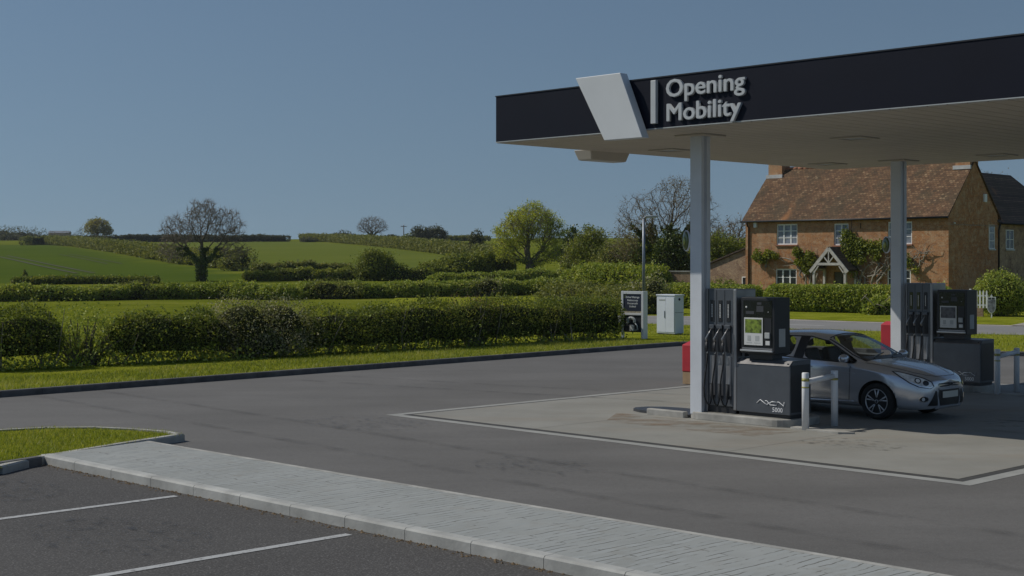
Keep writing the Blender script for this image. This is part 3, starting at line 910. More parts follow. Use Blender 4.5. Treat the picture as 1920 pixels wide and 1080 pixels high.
# pale paved strip in front, its kerbs, parking bays and the grass nose
pv, nt, N, L, B = new_mat('pale_setts')
tc = N.new('ShaderNodeTexCoord'); mp = N.new('ShaderNodeMapping'); mp.inputs['Rotation'].default_value = (0, 0, R(-44.3))
L.new(tc.outputs['Object'], mp.inputs['Vector'])
br = N.new('ShaderNodeTexBrick'); br.inputs['Scale'].default_value = 1.0; br.inputs['Brick Width'].default_value = 1.3; br.inputs['Row Height'].default_value = 0.105
br.inputs['Mortar Size'].default_value = 0.009; br.inputs['Color1'].default_value = (0.30, 0.315, 0.305, 1); br.inputs['Color2'].default_value = (0.335, 0.35, 0.34, 1); br.inputs['Mortar'].default_value = (0.12, 0.115, 0.10, 1)
dist = N.new('ShaderNodeVectorMath'); dist.operation = 'ADD'
nz_ = N.new('ShaderNodeTexNoise'); nz_.inputs['Scale'].default_value = 2.5; nz_.inputs['Detail'].default_value = 3
L.new(mp.outputs[0], nz_.inputs['Vector'])
sc_ = N.new('ShaderNodeVectorMath'); sc_.operation = 'SCALE'; sc_.inputs['Scale'].default_value = 0.10
L.new(nz_.outputs['Color'], sc_.inputs[0]); L.new(mp.outputs[0], dist.inputs[0]); L.new(sc_.outputs[0], dist.inputs[1])
L.new(dist.outputs[0], br.inputs['Vector'])
plain_c = ramp(N, L, noise(N, L, tc.outputs['Object'], 0.7, 6, 0.65), [(0.3, (0.255, 0.265, 0.25)), (0.7, (0.35, 0.36, 0.345))])
wmap = N.new('ShaderNodeMapping'); wmap.inputs['Scale'].default_value = (1.6, 5.0, 1)
L.new(mp.outputs[0], wmap.inputs['Vector'])
wear = ramp(N, L, noise(N, L, wmap.outputs[0], 1.5, 4, 0.7), [(0.47, (0.03, 0.03, 0.03)), (0.55, (1, 1, 1))])
col = mixc(N, L, wear, plain_c, br.outputs['Color'])
col = mixc(N, L, math_n(N, L, 'MULTIPLY', ramp(N, L, noise(N, L, tc.outputs['Object'], 3.2, 5, 0.7), [(0.55, (0, 0, 0)), (0.7, (1, 1, 1))]), 0.45), col, (0.25, 0.235, 0.20))
L.new(col, B.inputs['Base Color']); B.inputs['Roughness'].default_value = 0.85
bump(N, L, B, br.outputs['Fac'], -0.25, 0.006)
SV0, SV1 = 9.0, 10.85
tag(sheet('paved_strip', suv([(-18.35, SV0 + .13), (-8, SV0 + .17), (4, SV0 + .3), (4, SV1 + .25), (-8, SV1 + .14), (-18.7, SV1 - .06)]), 0.12, pv), kind='structure')
kerb_run('strip_kerb', [S(u, SV0 + (u + 18.4) * 0.012)[:2] for u in (-18.4, -8, 4)], 0.14, 0.125, plain('pale_kerb', (0.40, 0.40, 0.375), 0.85, 0, 0.22, 2.5, bmp=0.3))
kerb_run('strip_back_kerb', [S(u, SV1 + (u + 18.7) * 0.013)[:2] for u in (-18.7, -8, 4)], 0.1, 0.123, M['kerb'], left=False)
bay = suv([(-18.2, SV0 + .02), (-8, SV0 + .13), (4, SV0 + .26), (4, -6), (-18.2, -6)])
tag(sheet('parking_bay', bay, 0.004, M['asphalt_bay']), kind='structure')
mb = MB()
for u in (-14.72, -11.45, -8.1):
    a, b, c, d = S(u - .055, SV0 - .12, 0.009), S(u + .055, SV0 - .12, 0.009), S(u + .055, 3.2, 0.009), S(u - .055, 3.2, 0.009)
    mb.add([a, b, c, d], [(0, 1, 2, 3)])
pm, nt, N, L, B = new_mat('worn_paint')
v_ = coords(N, L)
L.new(ramp(N, L, noise(N, L, v_, 18, 5, 0.7), [(0.33, (0.18, 0.175, 0.17)), (0.47, (0.42, 0.425, 0.42))]), B.inputs['Base Color']); B.inputs['Roughness'].default_value = 0.8
tag(mb.build('bay_markings', pm), kind='structure')
nose = [(-6.55, 18.45), (-6.38, 19.2), (-5.55, 20.85), (-4.98, 21.85), (-5.3, 22.25), (-5.9, 22.6), (-6.6, 22.85), (-7.4, 22.8), (-8.3, 22.35), (-10, 21.2), (-13, 18.8), (-20, 13), (-14, 9), (-9.5, 13.5)]
tag(sheet('grass_nose', nose, 0.09, M['grass_verge']), kind='structure')
kerb_run('nose_kerb', nose[0:11], 0.12, 0.115, M['kerb'])
gm_ = M['kerb_dark']
kerb_run('bay_kerb', [(-13.2, 11.0), (-9.0, 15.9), (-6.62, 18.7), (-6.3, 19.25)], 0.12, 0.125, gm_)
# debris of soil along the strip's foot
dm = plain('soil_debris', (0.16, 0.11, 0.06), 0.95, 0, 0.5, 12)
rg = np.random.RandomState(4)
mb = MB()
for _ in range(420):
    u = rg.uniform(-18.2, -6); c = S(u, SV0 + (u + 18.4) * 0.012 - abs(rg.normal()) * 0.05, 0.005); r = rg.uniform(0.006, 0.022)
    a = rg.uniform(0, 3)
    q = [Vector((math.cos(a + k * 1.571) * r * rg.uniform(.6, 1.6), math.sin(a + k * 1.571) * r, 0)) for k in range(4)]
    mb.add([c + p for p in q] + [c + Vector((0, 0, r * 0.7))], [(0, 1, 4), (1, 2, 4), (2, 3, 4), (3, 0, 4)])
tag(mb.build('soil_debris', dm), 'crumbs of soil and dead leaf along the foot of the pale kerb', 'debris', kind='stuff')

blades('nose_grass', [(nose, 900)], 31, 0.055, 0.012, 'short sunlit grass on the rounded kerbed nose by the bays', 0.085, keep=lambda P: (P[:, 0] > -11))
front_strip = [tuple(p[:2]) for p in kerb_back[1:6]]
fs2 = offset_line(front_strip, 0.16) + offset_line(front_strip, 3.2)[::-1]
rv = [tuple(p[:2]) for p in vk[5:11]] + [p for p in vr if p[0] < 24][::-1]
blades('verge_blades', [(fs2, 260), (rv, 60)], 32, 0.085, 0.022, 'mown grass of the verge between kerb, hedge and road', 0.09)

# ------------------------------------------------------------------ wear on the tarmac
oil, nt, N, L, B = new_mat('oil_drips')
v_ = coords(N, L)
B.inputs['Base Color'].default_value = (0.02, 0.019, 0.018, 1); B.inputs['Roughness'].default_value = 0.45
L.new(math_n(N, L, 'MULTIPLY', ramp(N, L, noise(N, L, v_, 5.5, 5, 0.7), [(0.52, (0, 0, 0)), (0.68, (1, 1, 1))]), 0.38), B.inputs['Alpha'])
mb = MB()
for (u, v, r) in ((-13.0, 7.2, .8), (-16.6, 7.6, .7), (-9.8, 6.6, .8), (-11.8, 18.6, .6), (-10.5, 23.2, 1.1), (-13.5, 13.6, .7), (-19, 15.1, .9), (-15.9, 22.6, .9)):
    mb.add([S(u + r * math.cos(k * .5236) * 1.5, v + r * math.sin(k * .5236), 0.0175) for k in range(12)], [tuple(range(12))])
tag(mb.build('oil_drips', oil), kind='structure')
tyre, nt, N, L, B = new_mat('tyre_marks')
v_ = coords(N, L)
B.inputs['Base Color'].default_value = (0.05, 0.048, 0.046, 1); B.inputs['Roughness'].default_value = 0.8
L.new(math_n(N, L, 'MULTIPLY', ramp(N, L, noise(N, L, v_, 1.3, 6, 0.7), [(0.42, (0, 0, 0)), (0.66, (1, 1, 1))]), 0.24), B.inputs['Alpha'])
mb = MB()
def arc(pts, w):
    pts = [tuple(S(*p)[:2]) for p in dense([Vector(p) for p in pts], .5)]
    q = band(pts, -w / 2, w / 2); k = len(pts)
    mb.add([(p[0], p[1], 0.0155) for p in q], [(i, i + 1, 2 * k - 2 - i, 2 * k - 1 - i) for i in range(k - 1)])
for o_ in (0, 1.5):
    arc([(-34, 13.6 + o_), (-27, 13.4 + o_), (-20, 13.0 + o_), (-12, 12.4 + o_), (-4, 12.0 + o_)], .2)
    arc([(-27, 19.5 + o_), (-22, 20.6 + o_), (-18, 21.6 + o_), (-12, 21.8 + o_), (-8, 21.5 + o_)], .2)
tag(mb.build('tyre_marks', tyre), kind='structure')
# ------------------------------------------------------------------ lettering
def text_mesh(name, body, size, mat, parent, Mx, extrude=0.0, bold=0.0, xscale=1.0, spacing=1.0, align='LEFT', res=3, fat=0.0):
    cu = bpy.data.curves.new('lettering_curve', 'FONT')
    cu.body = body; cu.size = size; cu.extrude = extrude; cu.offset = bold; cu.align_x = align; cu.space_character = spacing
    cu.resolution_u = res
    t = bpy.data.objects.new('lettering_curve', cu); COL.objects.link(t)
    bpy.context.view_layer.update()
    me = bpy.data.meshes.new_from_object(t.evaluated_get(bpy.context.evaluated_depsgraph_get()))
    bpy.data.objects.remove(t); bpy.data.curves.remove(cu)
    me.name = name
    me.materials.clear()
    if fat > 0:                       # heavier strokes: the same letters again a hair to the sides, each a little further back
        b2 = bmesh.new()
        for k_, (ox, oy) in enumerate(((0, 0), (fat, 0), (-fat, 0), (0, fat), (0, -fat), (fat * .7, fat * .7), (-fat * .7, -fat * .7), (fat * .7, -fat * .7), (-fat * .7, fat * .7))):
            m2 = me.copy(); m2.transform(Matrix.Translation((ox, oy, -.0008 * k_)))
            b2.from_mesh(m2); bpy.data.meshes.remove(m2)
        b2.to_mesh(me); b2.free()
    w = max(v.co.x for v in me.vertices) - min(v.co.x for v in me.vertices)
    for v in me.vertices: v.co.x *= xscale
    me.transform(Mx)
    return link_mesh(name, me, mat, parent), w * xscale

FRONT = Matrix.Rotation(R(90), 4, 'X')          # text lying in x-z, facing -y
def facing_front(x, y, z): return Matrix.Translation((x, y, z)) @ FRONT
# on a face that looks along +x
def facing_side(x, y, z): return Matrix.Translation((x, y, z)) @ Matrix.Rotation(R(90), 4, 'Z') @ FRONT

# ------------------------------------------------------------------ canopy  (local x = u, y = v)
CU0, CV0 = -19.3, 18.4
CL, CW = 11.6, 10.95
SOF, FTOP = 4.96, 5.79
can = empty('forecourt_canopy', S(CU0, CV0), RZ_ST, 'large flat forecourt canopy with a dark navy fascia on two white posts', 'canopy')
mb = MB()
t = 0.06
mb.box(0, CL, 0, t, SOF, FTOP); mb.box(0, CL, CW - t, CW, SOF, FTOP); mb.box(0, t, t + .002, CW - t - .002, SOF, FTOP); mb.box(CL - t, CL, t + .002, CW - t - .002, SOF, FTOP)
fas = mb.build('fascia', M['navy'], can)
mb = MB()
mb.box(-.012, CL + .012, -.012, t + .01, FTOP + .002, FTOP + .022); mb.box(-.012, CL + .012, CW - t - .01, CW + .012, FTOP + .002, FTOP + .022)
mb.box(-.012, t + .01, t + .012, CW - t - .012, FTOP + .002, FTOP + .022); mb.box(CL - t - .01, CL + .012, t + .012, CW - t - .012, FTOP + .002, FTOP + .022)
mb.build('coping', M['black'], fas)
MB().box(t + .003, CL - t - .003, t + .003, CW - t - .003, FTOP - .28, FTOP - .18).build('roof_deck', M['galv'], can)
# soffit planks running across the canopy, each with an open joint
mb = MB()
npl = 38; pw = (CL - 0.02) / npl
for i in range(npl):
    x0 = 0.01 + i * pw
    mb.box(x0 + .009, x0 + pw - .009, 0.012, CW - .012, SOF - .028, SOF - .004)
mb.box(0.02, CL - 0.02, 0.03, CW - 0.03, SOF - .003, SOF + .02)
sof = mb.build('soffit', M['cream'], can)
mb = MB()
for (a, b, c, d) in ((-.004, CL + .004, -.004, .011), (-.004, CL + .004, CW - .011, CW + .004), (-.004, .009, .012, CW - .012), (CL - .009, CL + .004, .012, CW - .012)):
    mb.box(a, b, c, d, SOF - .016, SOF - .001)
mb.build('soffit_edge', M['ink'], sof)
def column(px, pv):
    mb = MB()
    w = 0.245
    mb.box(px, px + w, pv, pv + .006, 0.1, SOF - .03); mb.box(px, px + w, pv + w - .03, pv + w, 0.1, SOF - .03)
    mb.box(px + .002, px + w - .03, pv + .0065, pv + w - .0305, 0.1, SOF - .03)
    mb.box(px + w - .03, px + w, pv + .0065, pv + .07, 0.1, SOF - .03); mb.box(px + w - .03, px + w, pv + w - .10, pv + w - .0305, 0.1, SOF - .03)
    mb.box(px + w - .031, px + w - .012, pv + .105, pv + .125, 0.1, SOF - .03)
    c = mb.build('column', M['white_metal'], can)
    b2 = MB().box(px - .19, px + w + .19, pv - .19, pv + w + .19, SOF - .055, SOF - .03)
    b2.build('flange', M['cream'], c)
    b3 = MB().box(px - .205, px + w + .205, pv - .205, pv + w + .205, SOF - .0295, SOF - .0285)
    b3.build('flange_joint', M['black'], c)
    return c
COLS = [(-15.69 - CU0, 19.62 - CV0), (-16.6 - CU0, 27.68 - CV0), (-9.2 - CU0 + .6, 19.62 - CV0)]
for c in COLS[:2]: column(*c)

# recessed canopy lights
def clight(u, v, label):
    o = empty('canopy_light', S(u, v, SOF - .028), RZ_ST, label, 'ceiling light', 'square lights let into the canopy soffit')
    mb = MB(); s = .31; q = .225
    mb.box(-s, s, -s, -q, -.022, .0); mb.box(-s, s, q, s, -.022, .0); mb.box(-s, -q, -q + .001, q - .001, -.022, .0); mb.box(q, s, -q + .001, q - .001, -.022, .0)
    mb.build('frame', M['cream'], o)
    MB().box(-s - .016, s + .016, -s - .016, s + .016, -.0245 + .0225, .002).build('shadow_gap', M['black'], o)
    MB().box(-q + .002, q - .002, -q + .002, q - .002, -.008, -.003).build('diffuser', M['ink'], o)
for (u, v, l) in ((-18.05, 21.95, 'square recessed canopy light left of the front post top'), (-14.0, 22.15, 'square recessed canopy light midway between the two posts, largest in view'),
                  (-18.15, 27.6, 'square recessed canopy light just left of the rear post top'), (-14.2, 27.8, 'square recessed canopy light right of the rear post, by the frame edge')):
    clight(u, v, l)
# floodlight box hung outside the left edge
fl = empty('canopy_floodlight', S(CU0, CV0 + 2.55, SOF - .05), RZ_ST, 'pale flared box light hung under the left edge of the canopy', 'floodlight')
mb = MB()
vs = [(-.42, .0, .05), (.05, .0, .05), (.05, 1.18, .05), (-.42, 1.18, .05), (-.36, .07, -.15), (0, .07, -.15), (0, 1.11, -.15), (-.36, 1.11, -.15)]
mb.add(vs, [(0, 1, 2, 3), (7, 6, 5, 4), (0, 4, 5, 1), (1, 5, 6, 2), (2, 6, 7, 3), (3, 7, 4, 0)])
bevel_mod(mb.build('housing', M['cream'], fl), .015)
MB().box(-.33, -.03, .1, 1.08, -.156, -.151).build('lens', M['paper'], fl)
MB().box(-.3, -.26, .5, .7, .051, .35).build('bracket', M['galv'], fl)

# slanted emblem panel, divider bar and letters on the fascia
em = empty('emblem_panel', S(-16.7, CV0, 4.8), RZ_ST, 'slanted pale grey parallelogram panel standing proud of the navy fascia', 'sign')
mb = MB()
P4 = [(-17.08 + 16.7, 5.92), (-16.05 + 16.7, 5.92), (-15.56 + 16.7, 4.80), (-16.41 + 16.7, 4.80)]
vs = [(x, -.21, z - 4.8) for x, z in P4] + [(x, -.03, z - 4.8) for x, z in P4]
mb.add(vs, [(3, 2, 1, 0), (4, 5, 6, 7), (0, 1, 5, 4), (1, 2, 6, 5), (2, 3, 7, 6), (3, 0, 4, 7)])
bevel_mod(mb.build('panel', M['emblem'], em), .008)
MB().box(.15, .72, -.029, -.003, .35, .8).build('mounting', M['galv'], em)
ls = empty('fascia_lettering', S(-15.4, CV0, 5.0), RZ_ST, 'raised grey letters reading Opening Mobility on the navy fascia', 'sign')
o, w = text_mesh('lettering', 'Opening', .40, M['letter'], None, Matrix(), .03)
bpy.data.objects.remove(o)
o, w2 = text_mesh('lettering', 'Mobility', .40, M['letter'], None, Matrix(), .03)
bpy.data.objects.remove(o)
text_mesh('lettering', 'Opening', .405, M['letter'], ls, facing_front(.2, -.028, .45), 0.022, 0, 1.585 / w / 1.0125, fat=.008)
text_mesh('lettering', 'Mobility', .405, M['letter'], ls, facing_front(.2, -.028, .055), 0.022, 0, 1.495 / w2 / 1.0125, fat=.008)
bevel_mod(MB().box(-.1, .01, -.07, -.003, .03, .75).build('divider_bar', M['letter'], ls), .006)

# round discs on the posts
def disc(u, v, z, label):
    o = empty('round_disc', S(u, v, z), RZ_ST, label, 'round sign', 'green round discs bracketed to the canopy posts')
    Mx = Matrix.Rotation(R(57), 4, 'Z') @ Matrix.Rotation(R(-90), 4, 'Y')
    MB().lathe([(0.0, -.012), (.165, -.012), (.183, -.004), (.186, .018), (.178, .026), (.168, .024)], 28, Mx).build('rim', M['white_metal'], o)
    MB().lathe([(.169, .0245), (.12, .042), (.06, .055), (0.0, .058)], 28, Mx).build('face', M['green_disc'], o)
    MB().lathe([(.075, .056), (.04, .066), (0.0, .068)], 20, Mx).build('centre_spot', M['lime_disc'], o)
    MB().tube([Mx @ Vector((0, 0, -.03)), (.03, -.03, 0), (.155, .02, 0)], .02, 8).build('bracket', M['galv'], o)
disc(-15.84, 19.72, 3.1, 'green round disc with pale rim bracketed to the front canopy post')
disc(-16.75, 27.78, 3.1, 'green round disc with pale rim bracketed to the rear canopy post, before the house')

# ------------------------------------------------------------------ pump islands
def island(du, dv, label):
    o = empty('pump_island', S(-17.4 + du, 19.58 + dv), RZ_ST, label, 'pump island', 'kerbed islands carrying the fuel pumps')
    mb = MB()
    L_, W_ = 3.75, 1.15
    def outline(x0, x1, y0, y1, r=0.35, k=5):
        p = []
        for (cx, cy, a0) in ((x1 - r, y0 + r, -90), (x1 - r, y1 - r, 0), (x0 + r, y1 - r, 90), (x0 + r, y0 + r, 180)):
            for i in range(k + 1):
                a = R(a0 + 90 * i / k); p.append((cx + r * math.cos(a), cy + r * math.sin(a)))
        return p
    kb = MB().prism(outline(1.6, L_, 0, W_, .3), 0.0, .14).build('kerb', M['kerb'], o)
    bevel_mod(kb, .02)
    kb2 = MB().prism([(0.75, .0), (1.595, .0), (1.595, .12), (0.75, .12)], 0, .12).build('kerbstone', M['kerb'], o)
    bevel_mod(kb2, .015)
    MB().prism([(0.1, .45), (0.2, .28), (.45, .16), (.745, .125), (1.595, .125), (1.595, 1.0), (.75, 1.0), (.4, .92), (.15, .7)], 0, .06).build('tarmac_infill', M['dark_grey'], o)
    MB().prism(outline(1.7, L_ - .12, .1, W_ - .1, .2), .1405, .146).build('island_top', M['conc'], o)
    MB().prism([(3.8, .02), (4.75, -.05), (4.95, .12), (4.75, .2), (3.8, .22)], 0.013, .04).build('kerb_ramp', M['kerb'], o)
    return o
island(0, 0, 'pale kerbed pump island under the front pump and post')
island(-.9, 8.08, 'shaded kerbed pump island under the rear pump behind the car')

# stylised maker's letters as bent rods
def axon(parent, x0, x1, z0, z1, y):
    mb = MB(); w = x1 - x0; h = z1 - z0; r = .0062
    def st(*pts): mb.tube([(x0 + a * w, y, z0 + b * h) for a, b in pts], r, 5)
    st((0, .28), (.13, 1.0), (.30, .30), (.40, .0)); st((.31, .85), (.37, .85), (.50, .05), (.58, .05)); st((.36, .05), (.54, .72), (.60, .72), (.78, .72))
    st((.49, .40), (.56, .78), (.76, .78), (.72, .06), (.52, .06)); st((.76, .78), (.81, .78), (.99, .0), (1.0, .85))
    return mb.build('lettering', M['letter_white'], parent)

def make_pump(label, screen_mat, label_cols, dv_g):
    o = empty('fuel_pump', (0, 0, 0), RZ_ST, label, 'fuel pump', 'fuel pumps with three nozzles each')
    TW, TD, TH = .64, .56, 2.12
    tw = MB().box(.035, TW - .07, .012, TD, .12, TH, bev=.006).build('nozzle_tower', M['steel_dark'], o)
    mb = MB(); mb.box(-.002, .032, 0, TD - .01, .0, TH + .004, bev=.008); mb.box(TW - .068, TW + .004, 0, TD - .01, .06, TH + .004, bev=.02)
    mb.build('trim', M['steel'], tw)
    mb = MB()
    for x in (.215, .39): mb.box(x - .003, x + .003, .008, .0115, .3, TH - .02)
    mb.build('panel_joint', M['black'], tw)
    MB().box(.04, TW - .02, .03, TD - .02, .0, .118).build('plinth', M['black'], o)
    # lower half of the front: three ribs of brushed steel that belly out at the foot
    for i in range(3):
        x = .125 + .172 * i
        mb = MB()
        prof = [(.30, -.02), (.45, -.022), (.62, -.012), (.98, -.006)]
        vs = []
        for (z, y) in prof: vs += [(x - .05, .0105, z), (x - .035, y, z), (x + .045, y, z), (x + .06, .0105, z)]
        fs = []
        for k in range(3):
            for j in range(3): fs.append((k * 4 + j, k * 4 + j + 1, k * 4 + 5 + j, k * 4 + 4 + j))
        fs += [(3, 2, 1, 0), (12, 13, 14, 15)]
        mb.add(vs, fs); mb.build('hose_panel', M['steel'], tw)
        lab = MB().box(x - .038, x + .038, .002, .0112, 1.56, 1.93, bev=.004).build('grade_label', label_cols[i], o)
        mb = MB(); rg2 = random.Random(5 + i); z = 1.86
        while z > 1.64:
            h_ = rg2.uniform(.012, .028); mb.box(x - .008, x + .010, .0005, .0018, z - h_, z); z -= h_ + .006
        mb.build('wording', M['paper'], lab)
        ho = MB(); ho.box(x - .055, x + .055, -.004, .0112, 1.04, 1.50, bev=.008); ho.build('nozzle_holder', M['black'], o)
        MB().box(x - .06, x + .06, -.03, -.0045, 1.44, 1.51, bev=.01).build('holder_hood', M['steel_dark'], o)
        nz = MB()
        nz.tube([(x - .03, -.10, 1.20), (x - .035, -.115, 1.27), (x + .0, -.085, 1.36), (x + .035, -.05, 1.45)], [.017, .023, .012, .008], 8)
        nzo = nz.build('nozzle', M['steel'], o)
        g = MB(); g.tube([(x - .03, -.10, 1.21), (x - .032, -.105, 1.12), (x - .03, -.09, 1.0)], [.022, .019, .015], 8)
        g.tube([(x - .03, -.135, 1.2), (x - .03, -.15, 1.12), (x - .03, -.11, 1.03)], .008, 6)
        g.build('grip', M['dark_grey'], nzo)
        MB().lathe([(.0, -.02), (.014, -.02), (.016, 0), (.014, .02), (0, .02)], 10, Matrix.Translation((x - .03, -.098, 1.035))).build('swivel', M['paper'], nzo)
        b_ = .03 * (i - 1)
        MB().tube([(x - .03, -.09, 1.01), (x - .04 + b_ * .2, -.085, .85), (x - .075, -.10, .6), (x - .09, -.11, .42), (x - .075, -.11, .26), (x - .03, -.10, .16), (x + .0, -.07, .12), (x + .012, -.04, .2), (x + .012, -.028, .36), (x + .012, -.02, .44)], .0135, 8).build('hose', M['rubber'], o)
        s_ = MB(); s_.box(x - .028, x + .048, -.0265, -.021, .24, .5); s_.build('hose_slot', M['black'], o)
        MB().box(x - .008, x + .004, -.032, -.0268, .24, .49).build('slot_bar', M['steel'], o)
    # lower cabinet with sloping top edge
    x0, x1, D = TW + .01, TW + 1.09, .60
    cb = MB()
    pr = [(0.0, .06), (0.0, .86), (.10, .94), (D, .96), (D, .06)]
    vs = [(x0, y, z) for y, z in pr] + [(x1, y, z) for y, z in pr]
    cb.add(vs, [(0, 1, 2, 3, 4), (9, 8, 7, 6, 5)] + [(i, i + 5, (i + 1) % 5 + 5, (i + 1) % 5) for i in range(5)])
    cbo = cb.build('lower_cabinet', M['steel_dark'], o); bevel_mod(cbo, .008)
    mb = MB()
    pr = [(-.004, .862), (.097, .945), (.30, .953), (.30, .956), (.095, .9495), (-.008, .866)]
    vs = [(x0 + .01, y, z) for y, z in pr] + [(x1 - .012, y, z) for y, z in pr]
    mb.add(vs, [(0, 1, 2, 3, 4, 5), (11, 10, 9, 8, 7, 6)] + [(i, i + 6, (i + 1) % 6 + 6, (i + 1) % 6) for i in range(6)])
    mb.build('top_cover', M['steel'], cbo)
    MB().box(x1 - .07, x1 - .045, .02, .045, .872, .91).build('lock', M['black'], cbo)
    MB().box(x1 + .001, x1 + .004, .03, D - .03, .1, .88).build('side_panel', M['black'], cbo)
    MB().box(x0 + .03, x1 - .03, .03, D - .03, 0, .058).build('foot', M['black'], o)
    axon(cbo, x0 + .42, x0 + .97, .205, .285, -.006)
    text_mesh('lettering', '5000', .105, M['letter_white'], cbo, facing_front(x0 + .73, -.0035, .10), .002, .0, 1.0)
    # screen head
    hx0, hx1, hy0, hy1, hz0, hz1 = TW + .12, TW + .80, -.02, .42, 1.05, 1.99
    hd = MB().box(hx0, hx1, hy0, hy1, hz0, hz1, bev=.012).build('screen_head', M['black'], o)
    MB().box(hx0 + .1, hx1 - .1, .06, .34, .953, 1.049).build('neck', M['black'], o)
    MB().box(hx0 - .06, hx0 - .002, .08, .40, .98, 1.9).build('head_bracket', M['dark_grey'], hd)
    MB().box(hx0 + .05, hx1 - .05, hy0 - .006, hy0 - .0005, hz0 + .12, hz1 - .05).build('bezel', M['screen_glass'], hd)
    MB().box(hx0 + .01, hx1 - .02, hy0 - .05, hy0 - .004, hz0 + .035, hz0 + .065, bev=.006).build('lip', M['steel_light'], hd)
    MB().box(hx0 + .03, hx1 - .04, hy0 - .012, hy0 - .004, hz0 + .075, hz0 + .095).build('lip_strip', M['steel'], hd)
    px0, px1 = hx0 + .07, hx0 + .45
    ps = MB().box(px0, px1, hy0 - .014, hy0 - .0065, hz0 + .14, hz0 + .60, bev=.003).build('notice_board', M['paper'], hd)
    MB().box(px0 + .022, px1 - .022, hy0 - .0165, hy0 - .0145, hz0 + .345, hz0 + .575).build('picture', screen_mat, ps)
    for (a, b) in ((.05, .16), (.21, .33)):
        mb = MB()
        mb.box(px0 + a + .02, px0 + b - .02, hy0 - .016, hy0 - .0145, hz0 + .21, hz0 + .30); mb.box(px0 + a, px0 + b, hy0 - .016, hy0 - .0145, hz0 + .175, hz0 + .185)
        mb.build('notice_sign', M['ink'], ps)
    mb = MB()
    mb.box(hx0 + .32, hx0 + .46, hy0 - .0085, hy0 - .0065, hz0 + .70, hz0 + .80); mb.box(hx0 + .10, hx0 + .27, hy0 - .0085, hy0 - .0065, hz0 + .66, hz0 + .71); mb.box(hx0 + .33, hx0 + .42, hy0 - .0085, hy0 - .0065, hz0 + .82, hz0 + .86)
    mb.build('price_display', M['dark_grey'], hd)
    MB().lathe([(.0, 0), (.018, 0), (.018, .006), (0, .006)], 14, Matrix.Translation((hx0 + .115, hy0 - .0065, hz0 + .775)) @ FRONT).build('sensor', M['paper'], hd)
    MB().lathe([(.0, 0), (.009, 0), (.009, .006), (0, .006)], 10, Matrix.Translation((hx0 + .56, hy0 - .0065, hz0 + .70)) @ FRONT).build('indicator', M['ink'], hd)
    MB().box(hx0 + .48, hx1 - .06, hy0 - .0095, hy0 - .0065, hz0 + .13, hz0 + .60).build('payment_panel', M['black'], hd)
    MB().box(hx0 + .50, hx1 - .08, hy0 - .035, hy0 - .010, hz0 + .26, hz0 + .36, bev=.01).build('card_reader', M['ink'], hd)
    MB().box(hx0 + .51, hx1 - .085, hy0 - .02, hy0 - .010, hz0 + .15, hz0 + .22, bev=.004).build('receipt_slot', M['paper'], hd)
    MB().box(hx1 + .0005, hx1 + .004, .10, .28, hz0 + .12, hz0 + .42).build('side_notice', M['ink'], hd)
    return o
pump1 = make_pump('dark grey fuel pump with black grade labels beside the front post', M['poster_green'], [M['black']] * 3, 0)
pump1.location = S(-15.42, 19.72, .146)
yl = plain('olive_label', (0.055, 0.06, 0.012), .5)
pump2 = make_pump('shaded dark fuel pump with two olive grade labels, beyond the silver car', M['poster_dark'], [yl, yl, M['black']], 1)
pump2.location = S(-16.3, 27.80, .146)

def hoop(u, v, label):
    o = empty('guard_hoop', S(u, v), RZ_ST, label, 'guard rail', 'white tubular guard hoops at the island ends')
    for y, h_ in ((0, .94), (.84, .93)):
        p = MB().lathe([(.0, .0), (.058, .0), (.058, h_ - .01), (.05, h_), (0, h_)], 18, Matrix.Translation((0, y, 0))).build('post', M['white'], o)
        for z0, z1 in (((.80, .85), (.69, .715)) if y == 0 else ((.77, .81),)):
            MB().lathe([(.0592, z0), (.0592, z1)], 18, Matrix.Translation((0, y, 0))).build('yellow_band', M['yellow'], p)
    MB().tube([(0, .05, .79), (0, .79, .84)], .046, 14).build('rail', M['white'], o)
hoop(-13.32, 19.62, 'white tubular guard hoop with yellow flecks beside the front pump and car')
hoop(-14.12, 27.66, 'shaded white guard hoop at the end of the rear pump island')

def red_box(x, y, h_, label):
    o = empty('fire_bucket_box', (x, y, .013), RZ_ST + R(8), label, 'box', 'red boxes on tan bases behind the posts')
    MB().box(-.17, .17, -.17, .17, 0, .27).build('base', M['tan'], o)
    mb = MB(); mb.add([(-.18, -.18, .272), (.18, -.18, .272), (.18, .18, .272), (-.18, .18, .272), (-.18, -.18, h_ - .08), (.18, -.18, h_ - .08), (.18, .18, h_), (-.18, .18, h_)],
                      [(3, 2, 1, 0), (4, 5, 6, 7), (0, 1, 5, 4), (1, 2, 6, 5), (2, 3, 7, 6), (3, 0, 4, 7)])
    bevel_mod(mb.build('body', M['red'], o), .015)
red_box(4.04, 32.0, .95, 'red box on a tan base half hidden behind the front post')
red_box(10.52, 40.0, 1.05, 'red box seen between the car roof and the rear post')
